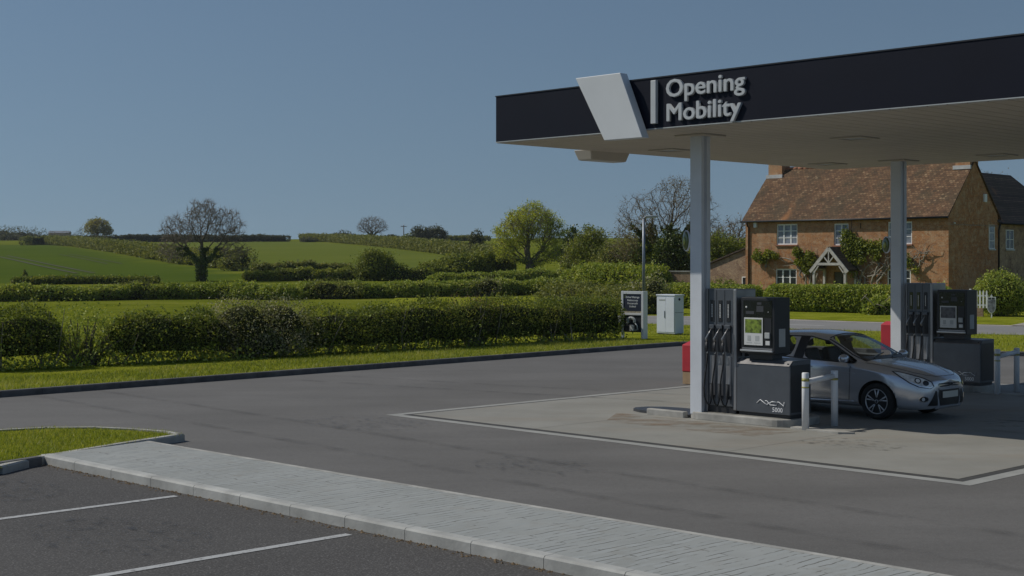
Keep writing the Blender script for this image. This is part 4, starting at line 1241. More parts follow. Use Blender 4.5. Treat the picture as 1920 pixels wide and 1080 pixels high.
# ------------------------------------------------------------------ silver hatchback  (local x = forward from the front axle, y = left, z = up)
paint, nt, N, L, B = new_mat('silver_paint')
v_ = coords(N, L)
B.inputs['Base Color'].default_value = (0.62, 0.64, 0.68, 1); B.inputs['Metallic'].default_value = 0.6
fl_ = noise(N, L, v_, 900, 2); mr_ = N.new('ShaderNodeMapRange'); mr_.inputs[3].default_value = .14; mr_.inputs[4].default_value = .26
L.new(fl_, mr_.inputs[0]); L.new(mr_.outputs[0], B.inputs['Roughness'])
B.inputs['Coat Weight'].default_value = 0.8; B.inputs['Coat Roughness'].default_value = 0.04
gl, nt, N, L, B = new_mat('car_glass')
tr_ = N.new('ShaderNodeBsdfTransparent'); tr_.inputs['Color'].default_value = (0.74, 0.78, 0.78, 1)
gs_ = N.new('ShaderNodeBsdfGlossy'); gs_.inputs['Roughness'].default_value = 0.02; gs_.inputs['Color'].default_value = (0.9, 0.95, 1, 1)
lw_ = N.new('ShaderNodeLayerWeight'); lw_.inputs['Blend'].default_value = 0.5
fr_ = N.new('ShaderNodeMath'); fr_.operation = 'MULTIPLY_ADD'; fr_.inputs[1].default_value = 0.85; fr_.inputs[2].default_value = 0.04
L.new(math_n(N, L, 'POWER', lw_.outputs['Facing'], 4.5), fr_.inputs[0])
ms_ = N.new('ShaderNodeMixShader'); L.new(fr_.outputs[0], ms_.inputs[0]); L.new(tr_.outputs[0], ms_.inputs[1]); L.new(gs_.outputs[0], ms_.inputs[2])
L.new(ms_.outputs[0], N['Material Output'].inputs['Surface'])
M['chrome'] = plain('chrome', (0.75, 0.76, 0.78), 0.12, 1.0, 0.04)
M['alloy'] = plain('alloy', (0.62, 0.63, 0.65), 0.3, 0.5, 0.06)
M['tyre'] = plain('tyre', (0.018, 0.018, 0.018), 0.85, 0, 0.2, 10)
M['trim_black'] = plain('trim_black', (0.012, 0.012, 0.013), 0.35, 0, 0.1)
M['well'] = plain('wheel_well', (0.008, 0.008, 0.008), 0.95, 0, 0.1)
M['plate'] = plain('plate_white', (0.62, 0.60, 0.52), 0.5, 0, 0.04)
M['lamp_clear'] = plain('lamp_clear', (0.72, 0.75, 0.78), 0.15, 0.1, 0.35, 9, coat=1.0)
M['lamp_dark'] = plain('lamp_dark', (0.05, 0.055, 0.06), 0.2, 0.3, 0.4, 14)

#        x     zbot  ybot  yrock ymid  ysh  zsh   ybelt zbelt yt    zt    yl    zl    zc
ROWS = [(.875, .235, .34, .42, .46, .455, .52, .43, .60, .37, .665, .24, .695, .705),
        (.83, .215, .50, .575, .61, .60, .56, .56, .645, .47, .71, .30, .745, .755),
        (.72, .20, .64, .715, .745, .735, .61, .68, .705, .55, .77, .36, .80, .81),
        (.52, .19, .70, .80, .835, .825, .69, .755, .79, .61, .845, .40, .875, .885),
        (.25, .19, .74, .86, .90, .885, .77, .80, .86, .655, .905, .44, .93, .94),
        (.0, .19, .74, .87, .912, .895, .815, .82, .90, .69, .945, .47, .97, .98),
        (-.28, .19, .74, .875, .912, .90, .85, .835, .925, .725, .975, .52, 1.0, 1.01),
        (-.44, .19, .74, .875, .912, .90, .86, .85, .935, .76, .99, .655, 1.03, 1.045),
        (-.58, .19, .74, .875, .912, .902, .865, .855, .94, .745, 1.06, .68, 1.105, 1.13),
        (-.85, .19, .74, .875, .912, .905, .87, .86, .95, .69, 1.195, .63, 1.245, 1.285),
        (-1.12, .19, .74, .875, .912, .905, .87, .862, .958, .645, 1.315, .585, 1.365, 1.405),
        (-1.24, .19, .74, .875, .912, .905, .875, .862, .962, .632, 1.345, .572, 1.40, 1.44),
        (-1.55, .19, .74, .875, .912, .905, .88, .862, .972, .617, 1.385, .555, 1.435, 1.472),
        (-1.63, .19, .74, .875, .912, .905, .88, .862, .975, .615, 1.388, .553, 1.438, 1.475),
        (-1.75, .19, .74, .875, .912, .905, .88, .862, .98, .612, 1.39, .55, 1.44, 1.477),
        (-2.15, .19, .74, .875, .912, .905, .885, .86, 1.0, .603, 1.38, .545, 1.43, 1.468),
        (-2.60, .19, .74, .872, .91, .90, .89, .85, 1.03, .588, 1.335, .53, 1.39, 1.432),
        (-2.85, .20, .73, .865, .90, .885, .90, .835, 1.05, .575, 1.27, .515, 1.345, 1.395),
        (-3.05, .22, .70, .845, .88, .865, .90, .82, 1.04, .60, 1.17, .51, 1.26, 1.315),
        (-3.28, .25, .66, .80, .84, .83, .89, .78, .99, .62, 1.05, .50, 1.08, 1.12),
        (-3.42, .28, .58, .72, .77, .76, .85, .72, .92, .60, .96, .45, .98, 1.0),
        (-3.48, .32, .50, .62, .67, .66, .80, .62, .86, .52, .89, .40, .91, .92)]
def section(r):
    x, zb, yb, yr, ym, ys, zs, ybl, zbl, yt, zt, yl, zl, zc = r
    zm = zb + (zs - zb) * .62
    return [(0, zb), (yb, zb), (yr, zb + .055), (yr + (ym - yr) * .55, zb + (zs - zb) * .30), (ym, zm), (ys, zs), (ybl, zbl), (yt, zt), (yl, zl), (yl * .55, zl + (zc - zl) * .75), (0, zc)]
NJ = 11
bm = bmesh.new()
grid = []
for r in ROWS:
    sec = section(r)
    right = [bm.verts.new((r[0], -y, z)) for y, z in sec]
    left = [right[0]] + [bm.verts.new((r[0], y, z)) for y, z in sec[1:-1]] + [right[-1]]
    grid.append((right, left))
MATS = [paint, gl, gl, gl, gl, M['well'], paint, paint]
BODY, SCREEN, FRONT_W, REAR_W, BACK_W, WELL, DOOR_F, DOOR_R = range(8)
for i in range(len(ROWS) - 1):
    for sgn in (0, 1):
        for j in range(NJ - 1):
            a, b, c, d = grid[i][sgn][j], grid[i][sgn][j + 1], grid[i + 1][sgn][j + 1], grid[i + 1][sgn][j]
            f = bm.faces.new((a, d, c, b) if sgn == 0 else (a, b, c, d))
            mi = BODY
            if j == 0: mi = WELL
            if j == 6 and 8 <= i <= 11: mi = FRONT_W
            if j == 6 and i == 7: mi = FRONT_W
            if j == 6 and 14 <= i <= 16: mi = REAR_W
            if j >= 8 and 7 <= i <= 9: mi = SCREEN
            if j >= 8 and 17 <= i <= 18: mi = BACK_W
            f.material_index = mi; f.smooth = True
for e, (R_, L_) in ((0, grid[0]), (-1, grid[-1])):
    x = ROWS[e][0] + (.035 if e == 0 else -.02)
    mid = [R_[0]] + [bm.verts.new((x, 0, R_[j].co.z)) for j in range(1, NJ - 1)] + [R_[-1]]
    for j in range(NJ - 1):
        for (A, C_, fl2) in ((R_, mid, False), (mid, L_, False)):
            q = []
            for w in (A[j], C_[j], C_[j + 1], A[j + 1]):
                if w not in q: q.append(w)
            if len(q) > 2:
                f = bm.faces.new(q); f.smooth = True
# sharpen the edges round the glass and along the shoulder
cl_ = bm.edges.layers.float.new('crease_edge')
for ed in bm.edges:
    ms2 = {f.material_index for f in ed.link_faces}
    if len(ms2) > 1: ed[cl_] = 0.75
for i in range(4, 18):
    for s_ in (0, 1):
        ed = bm.edges.get((grid[i][s_][5], grid[i + 1][s_][5]))
        if ed: ed[cl_] = 0.45
        ed = bm.edges.get((grid[i][s_][2], grid[i + 1][s_][2]))
        if ed: ed[cl_] = 0.3
for i in range(0, 7):
    for s_ in (0, 1):
        ed = bm.edges.get((grid[i][s_][8], grid[i + 1][s_][8]))
        if ed: ed[cl_] = 0.35
bmesh.ops.recalc_face_normals(bm, faces=bm.faces[:])
me = bpy.data.meshes.new('car_cage'); bm.to_mesh(me); bm.free()
for m_ in MATS: me.materials.append(m_)
cage = bpy.data.objects.new('car_cage', me); COL.objects.link(cage)
sb = cage.modifiers.new('s', 'SUBSURF'); sb.levels = 3; sb.render_levels = 3
cutters = []
for cx in (0.0, -2.648):
    c_ = MB().lathe([(0, -1.2), (.362, -1.2), (.362, 1.2), (0, 1.2)], 48, Matrix.Translation((cx, 0, .315)) @ FRONT)
    co = c_.build('cutter', MATS)
    co.data.polygons.foreach_set('material_index', [WELL] * len(co.data.polygons)); cutters.append(co)
    # keep the middle of the car solid: only the outer 0.28 m is cut away
for k, co in enumerate(cutters):
    b_ = cage.modifiers.new('b%d' % k, 'BOOLEAN'); b_.operation = 'DIFFERENCE'; b_.object = co; b_.solver = 'EXACT'
bpy.context.view_layer.update()
full = bpy.data.meshes.new_from_object(cage.evaluated_get(bpy.context.evaluated_depsgraph_get()))
for o_ in [cage] + cutters: bpy.data.objects.remove(o_)

CAR_U, CAR_V = -13.32, 22.64
car = empty('parked_car', S(CAR_U, CAR_V, .013), RZ_ST, 'silver five door hatchback parked between the two pumps, nose to the right', 'car')
bmf = bmesh.new(); bmf.from_mesh(full)
bvh = BVHTree.FromBMesh(bmf)
# doors: body faces between the cuts, below the window line
for f in bmf.faces:
    c = f.calc_center_median()
    if f.material_index == BODY and abs(c.y) > .6 and .30 < c.z and c.z < .945 + .04 * (-c.x - .6) and abs(f.normal.y) > .35:
        front_edge = -.52 if c.z > .55 else -.52
        if -1.66 < c.x < front_edge: f.material_index = DOOR_F
        elif -2.36 < c.x <= -1.66: f.material_index = DOOR_R
def part_from(mi, name, parent, mat, side=None):
    b2 = bmf.copy()
    rem = [f for f in b2.faces if f.material_index not in (mi if isinstance(mi, tuple) else (mi,)) or (side is not None and f.calc_center_median().y * side < 0)]
    bmesh.ops.delete(b2, geom=rem, context='FACES')
    m2 = bpy.data.meshes.new(name)
    for f in b2.faces: f.material_index = 0 if f.material_index != WELL or len(mat) == 1 else 1
    b2.to_mesh(m2); b2.free()
    return link_mesh(name, m2, mat, parent)
part_from((BODY, WELL), 'body', car, [paint, M['well']])
part_from(SCREEN, 'windscreen', car, [gl]); part_from(BACK_W, 'rear_window', car, [gl])
doors = {}
for sd in (-1, 1):
    for mi, wi, xs_ in ((DOOR_F, FRONT_W, -1.48), (DOOR_R, REAR_W, -2.22)):
        d_ = part_from(mi, 'door', car, [paint], sd); doors[(mi, sd)] = d_
        part_from(wi, 'window', d_, [gl], sd)
def on_body(p, d, off=.004):
    loc, nrm, i_, dist_ = bvh.ray_cast(Vector(p), Vector(d).normalized())
    if loc is None: return None
    if nrm.dot(Vector(d)) > 0: nrm = -nrm
    return loc + nrm * off
def line_on(parent, name, pts, d, r, mat, n=24, off=.0):
    out = []
    for a, b in zip(pts[:-1], pts[1:]):
        for k in range(n):
            q = on_body(Vector(a).lerp(Vector(b), k / n), d, off)
            if q is not None: out.append(q)
    q = on_body(pts[-1], d, off)
    if q is not None: out.append(q)
    if len(out) > 1: return MB().tube(out, r, 5).build(name, mat, parent)
def patch(parent, name, poly, O, ax, ay, d, mat, off=.006, step=.02):
    """a piece lying on the bodywork: outline in the plane (O, ax, ay), dropped onto the body along d"""
    O, ax, ay, d = Vector(O), Vector(ax).normalized(), Vector(ay).normalized(), Vector(d).normalized()
    bm3 = bmesh.new()
    ring = []
    n = len(poly)
    dp = []
    for i in range(n):
        a, b = Vector(poly[i]), Vector(poly[(i + 1) % n]); k = max(1, int((b - a).length / step))
        dp += [a.lerp(b, t_ / k) for t_ in range(k)]
    f = bm3.faces.new([bm3.verts.new((p.x, p.y, 0)) for p in dp]); f.normal_update()
    bmesh.ops.triangulate(bm3, faces=[f])
    bmesh.ops.subdivide_edges(bm3, edges=bm3.edges[:], cuts=1)
    bmesh.ops.triangulate(bm3, faces=bm3.faces[:])
    for w in bm3.verts:
        p = O + ax * w.co.x + ay * w.co.y
        q = on_body(p, d, off)
        w.co = q if q is not None else p
    for f in bm3.faces: f.smooth = True
    me3 = bpy.data.meshes.new(name); bm3.to_mesh(me3); bm3.free()
    return link_mesh(name, me3, mat, parent)
for sd in (-1, 1):
    Y0 = 1.3 * sd; d = (0, -sd, 0)
    bd = doors[(DOOR_F, sd)]; rd = doors[(DOOR_R, sd)]
    P_ = lambda x, z: (x, Y0, z)
    line_on(bd, 'seam', [P_(-.52, .90), P_(-.52, .60), P_(-.55, .30), P_(-1.60, .285)], d, .0055, M['trim_black'])
    line_on(bd, 'seam', [P_(-1.66, .95), P_(-1.66, .55), P_(-1.64, .30)], d, .0055, M['trim_black'])
    line_on(rd, 'seam', [P_(-2.45, 1.0), P_(-2.40, .75), P_(-2.25, .60), P_(-2.2, .3)], d, .0055, M['trim_black'])
    # window surrounds and pillars
    line_on(car, 'window_trim', [P_(-.50, .965), P_(-.85, 1.18), P_(-1.12, 1.305), P_(-1.5, 1.372), P_(-2.2, 1.368), P_(-2.6, 1.32), P_(-2.72, 1.22)], d, .013, M['trim_black'], 18)
    line_on(car, 'window_trim', [P_(-.50, .95), P_(-1.6, .985), P_(-2.6, 1.04)], d, .011, M['trim_black'], 18)
    patch(car, 'door_pillar', [(-1.73, .985), (-1.53, .985), (-1.51, 1.375), (-1.71, 1.38)], (0, Y0, 0), (1, 0, 0), (0, 0, 1), d, M['trim_black'], .004, .05)
    patch(car, 'mirror_base', [(-.47, .955), (-.72, .96), (-.72, 1.10), (-.50, .985)], (0, Y0, 0), (1, 0, 0), (0, 0, 1), d, M['trim_black'], .005, .05)
    # side crease and sill
    line_on(rd if False else car, 'crease_line', [P_(-.42, .775), P_(-1.3, .80), P_(-2.3, .835)], d, .006, paint, 18, .001)
    line_on(car, 'sill', [P_(-.45, .285), P_(-1.3, .262), P_(-2.2, .262)], d, .022, paint, 14, -.006)
    for (dr, x) in ((bd, -1.42), (rd, -2.18)):
        q = on_body((x, Y0, .855), d, .0)
        if q is not None:
            s_ = -q.y / abs(q.y) if False else (1 if q.y > 0 else -1)
            MB().tube([q + Vector((.12, s_ * .008, -.003)), q + Vector((.09, s_ * .032, 0)), q + Vector((-.06, s_ * .034, .004)), q + Vector((-.1, s_ * .008, .004))], [.010, .015, .015, .010], 8).build('handle', paint, dr)
            MB().lathe([(0, -.004), (.052, -.004), (.05, .003), (0, .004)], 18, Matrix.Translation(q + Vector((.01, 0, 0))) @ FRONT @ Matrix.Diagonal((1.3, .62, 1, 1))).build('handle_recess', M['lamp_dark'], dr)
    # mirror
    mx = Matrix.Translation((-.60, sd * .985, 1.03))
    mb = MB()
    for (c_, r_, a_) in ((0, 0, 0),):
        prof = [(0, -.09), (.045, -.085), (.068, -.05), (.074, .0), (.068, .035), (.0, .045)]
        mb.lathe(prof, 16, mx @ Matrix.Rotation(R(90), 4, 'Y') @ Matrix.Diagonal((1.0, 1.55, -.9, 1)))
    mo = mb.build('door_mirror', paint, car)
    MB().tube([(-.58, sd * .83, .965), (-.6, sd * .90, .985), (-.6, sd * .96, 1.0)], .02, 8).build('mirror_arm', M['trim_black'], mo)
# bonnet shut line, wipers, scuttle
line_on(car, 'bonnet_seam', [(-.30, -.76, 2), (.2, -.70, 2), (.55, -.60, 2), (.72, -.46, 2), (.80, -.30, 2), (.815, 0, 2), (.80, .30, 2), (.72, .46, 2), (.55, .60, 2), (.2, .70, 2), (-.30, .76, 2)], (0, 0, -1), .005, M['trim_black'], 10)
line_on(car, 'bonnet_fold', [(-.2, -.40, 2), (.3, -.33, 2), (.76, -.21, 2)], (0, 0, -1), .008, paint, 12, -.002)
line_on(car, 'bonnet_fold', [(-.2, .40, 2), (.3, .33, 2), (.76, .21, 2)], (0, 0, -1), .008, paint, 12, -.002)
patch(car, 'scuttle', [(-.30, -.70), (-.46, -.68), (-.44, 0), (-.46, .68), (-.30, .70), (-.25, 0)], (0, 0, 2), (1, 0, 0), (0, 1, 0), (0, 0, -1), M['trim_black'], .005, .08)
line_on(car, 'wiper', [(-.32, -.45, 2), (-.44, -.15, 2), (-.50, .15, 2)], (0, 0, -1), .011, M['trim_black'], 10, .016)
line_on(car, 'wiper', [(-.30, .12, 2), (-.43, .38, 2), (-.50, .62, 2)], (0, 0, -1), .011, M['trim_black'], 10, .016)
line_on(car, 'screen_surround', [(-.44, -.685, 2), (-.58, -.705, 2), (-.85, -.655, 2), (-1.12, -.61, 2)], (0, 0, -1), .012, M['trim_black'], 10)
line_on(car, 'screen_surround', [(-.44, .685, 2), (-.58, .705, 2), (-.85, .655, 2), (-1.12, .61, 2)], (0, 0, -1), .012, M['trim_black'], 10)
line_on(car, 'screen_surround', [(-1.125, -.57, 2), (-1.17, 0, 2), (-1.125, .57, 2)], (0, 0, -1), .012, M['trim_black'], 12)
MB().tube([(-2.55, 0, 1.435), (-2.6, 0, 1.46), (-2.78, 0, 1.66)], [.02, .01, .004], 6).build('aerial', M['trim_black'], car)
# front end
f_d = (-1, 0, 0)
G_ = lambda pts: [(-y, z) for y, z in pts]
XA, YA, ZO = (0, -1, 0), (0, 0, 1), (2.0, 0, 0)
def front(name, pts, mat, off=.006, parent=car, step=.03):
    return patch(parent, name, pts, ZO, (0, 1, 0), (0, 0, 1), f_d, mat, off, step)
gr = front('upper_grille', [(-.36, .615), (-.30, .585), (.30, .585), (.36, .615), (.34, .645), (.0, .655), (-.34, .645)], M['trim_black'], .004)
front('grille_bar', [(-.35, .622), (-.07, .628), (-.07, .612), (-.34, .606)], M['chrome'], .009, gr); front('grille_bar', [(.35, .622), (.07, .628), (.07, .612), (.34, .606)], M['chrome'], .009, gr)
ov = lambda a, b, c: [(math.cos(k * .2618) * a, c + math.sin(k * .2618) * b) for k in range(24)]
bdg = front('badge', ov(.078, .034, .622), M['chrome'], .013, gr, .05); front('badge_face', ov(.066, .026, .622), M['lamp_dark'], .016, bdg, .05)
lg = front('lower_grille', [(-.31, .265), (.31, .265), (.365, .44), (.34, .545), (-.34, .545), (-.365, .44)], M['trim_black'], .004)
front('grille_frame', [(-.345, .535), (.345, .535), (.35, .565), (-.35, .565)], paint, .012, lg)
front('number_plate', [(-.26, .395), (.26, .395), (.26, .505), (-.26, .505)], M['plate'], .016, lg, .1)
front('lip', [(-.45, .225), (.45, .225), (.43, .262), (-.43, .262)], paint, .02, lg)
for sd in (-1, 1):
    front('side_intake', [(sd * .375, .27), (sd * .60, .27), (sd * .585, .30), (sd * .43, .53), (sd * .395, .50)], M['trim_black'], .005)
    dg_ = Vector((-.75, -.62 * sd, 0)).normalized(); ax_ = Vector((-.62 * -1, .75 * -sd * -1, 0))
    ax_ = Vector((-dg_.y, dg_.x, 0)) * (-sd)        # towards the rear of the car along the wing
    O_ = Vector((.55, .55 * sd, 0)) - dg_ * 1.5
    if ax_.x > 0: ax_ = -ax_
    def lamp(name, pts, mat, off, par, st=.03): return patch(par, name, pts, O_, ax_, (0, 0, 1), dg_, mat, off, st)
    hl = lamp('headlight', [(-.235, .60), (-.17, .575), (.02, .605), (.16, .67), (.285, .765), (.36, .835), (.30, .83), (.12, .785), (-.08, .725), (-.20, .665)], M['lamp_clear'], .008, car)
    hb = lamp('lamp_surround', [(-.262, .60), (-.18, .560), (.03, .59), (.17, .655), (.30, .755), (.39, .845), (.30, .845), (.11, .80), (-.09, .742), (-.225, .675)], M['trim_black'], .005, car)
    lamp('lamp_rim', [(-.22, .603), (-.165, .585), (.02, .617), (.15, .678), (.15, .663), (.02, .60), (-.165, .57), (-.235, .595)], M['chrome'], .011, hl)
    lamp('lamp_bowl', [(-.10 + math.cos(k * .3927) * .055, .655 + math.sin(k * .3927) * .042) for k in range(16)], M['lamp_dark'], .011, hl)
    lamp('lamp_bowl', [(.03 + math.cos(k * .3927) * .055, .695 + math.sin(k * .3927) * .045) for k in range(16)], M['lamp_dark'], .011, hl)
    lamp('lamp_lens', [(.03 + math.cos(k * .3927) * .035, .695 + math.sin(k * .3927) * .03) for k in range(16)], M['lamp_clear'], .014, hl)
    fg = lamp('fog_light', [(-.06 + math.cos(k * .2618) * .088, .385 + math.sin(k * .2618) * .052) for k in range(24)], M['chrome'], .006, car)
    lamp('lamp_bowl', [(-.06 + math.cos(k * .2618) * .074, .388 + math.sin(k * .2618) * .040) for k in range(24)], M['lamp_dark'], .010, fg)
    lamp('lamp_lens', [(-.045 + math.cos(k * .3927) * .026, .388 + math.sin(k * .3927) * .030) for k in range(16)], M['lamp_clear'], .014, fg)
    # wheels
    for cx in (0.0, -2.648):
        W = Matrix.Translation((cx, sd * .80, .315)) @ Matrix.Rotation(R(-90 * -sd * -1), 4, 'X')
        if sd < 0: W = Matrix.Translation((cx, sd * .80, .315)) @ Matrix.Rotation(R(90), 4, 'X')
        else: W = Matrix.Translation((cx, sd * .80, .315)) @ Matrix.Rotation(R(-90), 4, 'X')
        t_ = MB().lathe([(.215, -.10), (.25, -.105), (.295, -.098), (.314, -.075), (.318, 0), (.314, .075), (.298, .098), (.255, .106), (.222, .098), (.216, .085)], 40, W).build('wheel', M['tyre'], car)
        MB().lathe([(.205, -.09), (.2, .0), (.205, .075), (.219, .092), (.2155, .10), (.203, .088), (.19, .03)], 40, W).build('rim', M['alloy'], t_)
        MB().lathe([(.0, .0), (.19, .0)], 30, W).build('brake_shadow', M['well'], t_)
        MB().lathe([(.06, .012), (.135, .012), (.135, .02), (.06, .02)], 30, W).build('brake_disc', M['alloy'], t_)
        sp = MB()
        for k in range(5):
            for o_ in (-.105, .105):
                a0 = 2 * math.pi * k / 5 + .3
                a1 = a0 + o_ * 1.75
                c0, s0 = math.cos(a0 + o_ * .6), math.sin(a0 + o_ * .6); c1, s1 = math.cos(a1), math.sin(a1)
                sp.tube([W @ Vector((.04 * c0, .04 * s0, .066)), W @ Vector((.11 * (c0 + c1) / 2, .11 * (s0 + s1) / 2, .075)), W @ Vector((.206 * c1, .206 * s1, .086))], [.020, .014, .013], 6)
        sp.lathe([(0, .088), (.03, .086), (.055, .07), (.055, .05), (0, .05)], 20, W)
        sp.build('spokes', M['alloy'], t_)
        MB().lathe([(0, .0895), (.024, .089), (.026, .084)], 16, W).build('hub_cap', M['lamp_dark'], t_)
# cabin
MB().box(-.62, -.42, -.66, .66, .82, .96, bev=.05).build('dashboard', M['dark_grey'], car)
mb = MB(); mb.lathe([(.17, -.012), (.188, 0), (.17, .012), (.165, 0), (.17, -.012)], 28, Matrix.Translation((-.86, -.36, .93)) @ Matrix.Rotation(R(-65), 4, 'Y'))
mb.build('steering_wheel', M['trim_black'], car)
for y in (-.36, .36):
    s_ = empty('seat', (0, 0, 0)); s_.parent = car
    MB().box(-1.55, -1.08, y - .24, y + .24, .42, .60, bev=.05).build('cushion', M['dark_grey'], s_)
    mb = MB(); Mx = Matrix.Translation((-1.58, y, .58)) @ Matrix.Rotation(R(-16), 4, 'Y'); mb.box(-.07, .07, -.23, .23, 0, .58, Mx, bev=.05); mb.build('backrest', M['dark_grey'], s_)
    mb = MB(); Mx = Matrix.Translation((-1.73, y, 1.18)) @ Matrix.Rotation(R(-12), 4, 'Y'); mb.box(-.05, .05, -.12, .12, 0, .18, Mx, bev=.04); mb.build('headrest', M['dark_grey'], s_)
s_ = empty('rear_seat', (0, 0, 0)); s_.parent = car
MB().box(-2.55, -2.42, -.6, .6, .55, 1.02, bev=.05).build('backrest', M['dark_grey'], s_)
for y in (-.42, .42): MB().box(-2.56, -2.46, y - .12, y + .12, 1.02, 1.15, bev=.03).build('headrest', M['dark_grey'], s_)
MB().box(-1.16, -1.10, -.12, .12, 1.27, 1.34, bev=.02).build('rear_view_mirror', M['trim_black'], car)
bmf.free()
# ------------------------------------------------------------------ brick farmhouse (local x = along the front, y = back into the house)
HO = Vector((14.65, 90.0, 0))
H_RZ = R(-45)
HL, HW, EAVE, RIDGE = 13.8, 5.9, 5.38, 8.62
house = empty('farmhouse', HO, H_RZ, 'two storey brick farmhouse with a weathered clay tile roof across the road', 'house')
def hx(px):
    """distance along the front seen at a photo column"""
    r = (px - 960) / F
    c, s = math.cos(H_RZ), math.sin(H_RZ)
    return (HO.x - r * HO.y) / (r * s - c)
def hz(py, x):
    return zat(py, HO.y + math.sin(H_RZ) * x)

def wall(parent, name, x0, x1, y, z0, z1, holes, depth, mat, top=None):
    """front wall at local y, with openings and their reveals; top(x) gives a sloping head"""
    mb = MB()
    xs_ = sorted({x0, x1} | {h[0] for h in holes} | {h[1] for h in holes})
    zs_ = sorted({z0, z1} | {h[2] for h in holes} | {h[3] for h in holes})
    for a, b in zip(xs_[:-1], xs_[1:]):
        for c, d in zip(zs_[:-1], zs_[1:]):
            mx_, mz_ = (a + b) / 2, (c + d) / 2
            if any(h[0] < mx_ < h[1] and h[2] < mz_ < h[3] for h in holes): continue
            mb.add([(a, y, c), (b, y, c), (b, y, d), (a, y, d)], [(0, 1, 2, 3)])
    for (a, b, c, d) in holes:
        e = y + depth
        mb.add([(a, y, c), (a, e, c), (a, e, d), (a, y, d)], [(0, 1, 2, 3)]); mb.add([(b, y, c), (b, e, c), (b, e, d), (b, y, d)], [(3, 2, 1, 0)])
        mb.add([(a, y, d), (b, y, d), (b, e, d), (a, e, d)], [(3, 2, 1, 0)]); mb.add([(a, y, c), (b, y, c), (b, e, c), (a, e, c)], [(0, 1, 2, 3)])
    return mb

def window(parent, x0, x1, z0, z1, cols, rows_, y, pane, arch=.0, sill=True):
    """white casement: frame with glazing bars, pane behind, brick-tile sill in front"""
    mb = MB(); fw = .075; bw = .034
    yy0, yy1 = y + .055, y + .115
    mb.box(x0, x0 + fw, yy0, yy1, z0, z1); mb.box(x1 - fw, x1, yy0, yy1, z0, z1)
    mb.box(x0 + fw + .001, x1 - fw - .001, yy0, yy1, z0, z0 + fw); mb.box(x0 + fw + .001, x1 - fw - .001, yy0, yy1, z1 - fw, z1)
    for i in range(1, cols):
        xc = x0 + (x1 - x0) * i / cols
        mb.box(xc - .05, xc + .05, yy0 + .004, yy1 - .004, z0 + fw + .001, z1 - fw - .001)
    for j in range(1, rows_):
        zc = z0 + (z1 - z0) * j / rows_
        mb.box(x0 + fw + .001, x1 - fw - .001, yy0 + .012, yy1 - .012, zc - bw / 2 - .005, zc + bw / 2 + .005)
    w = mb.build('window', M['wood_white'], parent)
    MB().box(x0 + .03, x1 - .03, yy1 - .03, yy1 - .02, z0 + .03, z1 - .03).build('pane', pane, w)
    if sill:
        bevel_mod(MB().box(x0 - .06, x1 + .06, y - .09, y + .05, z0 - .09, z0 - .003).build('sill', M['terracotta'], w), .01)
    if arch > 0:
        k = 14
        vs = []
        for i in range(k + 1):
            x = x0 + (x1 - x0) * i / k; zz = z1 + arch * (1 - ((x - (x0 + x1) / 2) / ((x1 - x0) / 2)) ** 2)
            vs += [(x, y + .02, z1 - .004), (x, y + .02, zz)]
        mbx = MB(); mbx.add(vs, [(2 * i, 2 * i + 2, 2 * i + 3, 2 * i + 1) for i in range(k)])
        mbx.build('arched_head', M['wood_white'], w)
    return w

ups = [(hx(1456), hx(1495), 459, 420, 3, 3), (hx(1563.5), hx(1591), 460, 419, 2, 3), (hx(1664.5), hx(1710), 458, 415.5, 3, 3)]
lows = [(hx(1454), hx(1493.5), 552, 504, 3, 3), (hx(1663), hx(1707.5), 556, 505, 3, 3)]
holes = []
for (a, b, p0, p1, c, r_) in ups + lows:
    xm = (a + b) / 2; holes.append((a, b, hz(p0, xm), hz(p1, xm)))
dx0, dx1 = hx(1563), hx(1581)
holes.append((dx0, dx1, 0.05, 2.1))
mb = wall(house, 'wall', 0, HL, 0, -.2, EAVE, holes, .13, M['brick'])
# the other walls and the gables, one shell
mb.add([(0, 0, -.2), (0, HW, -.2), (0, HW, EAVE), (0, HW / 2, RIDGE - .08), (0, 0, EAVE)], [(4, 3, 2, 1, 0)])
mb.add([(HL, 0, -.2), (HL, HW, -.2), (HL, HW, EAVE), (HL, HW / 2, RIDGE - .08), (HL, 0, EAVE)], [(0, 1, 2, 3, 4)])
mb.add([(0, HW, -.2), (HL, HW, -.2), (HL, HW, EAVE), (0, HW, EAVE)], [(3, 2, 1, 0)])
hw_ = mb.build('wall', M['brick'], house)
MB().box(HL + .001, HL + .03, .05, HW - .1, EAVE - .62, EAVE - .55).build('brick_band', M['brick_old'], hw_)
for i, ((a, b, p0, p1, c, r_), h_) in enumerate(zip(ups + lows, holes)):
    window(house, h_[0] + .005, h_[1] - .005, h_[2] + .005, h_[3] - .005, c, r_, 0, M['pane_pale'] if i < 3 else M['pane'], .07 if i != 1 and i < 3 else (.05 if i > 2 else .02))
d_ = MB().box(dx0 + .01, dx1 - .01, .09, .125, .05, 2.09).build('door', M['wood_door'], house)
MB().box(dx0 + .5, dx0 + .62, .085, .089, 1.2, 1.8).build('pane', M['pane'], d_)
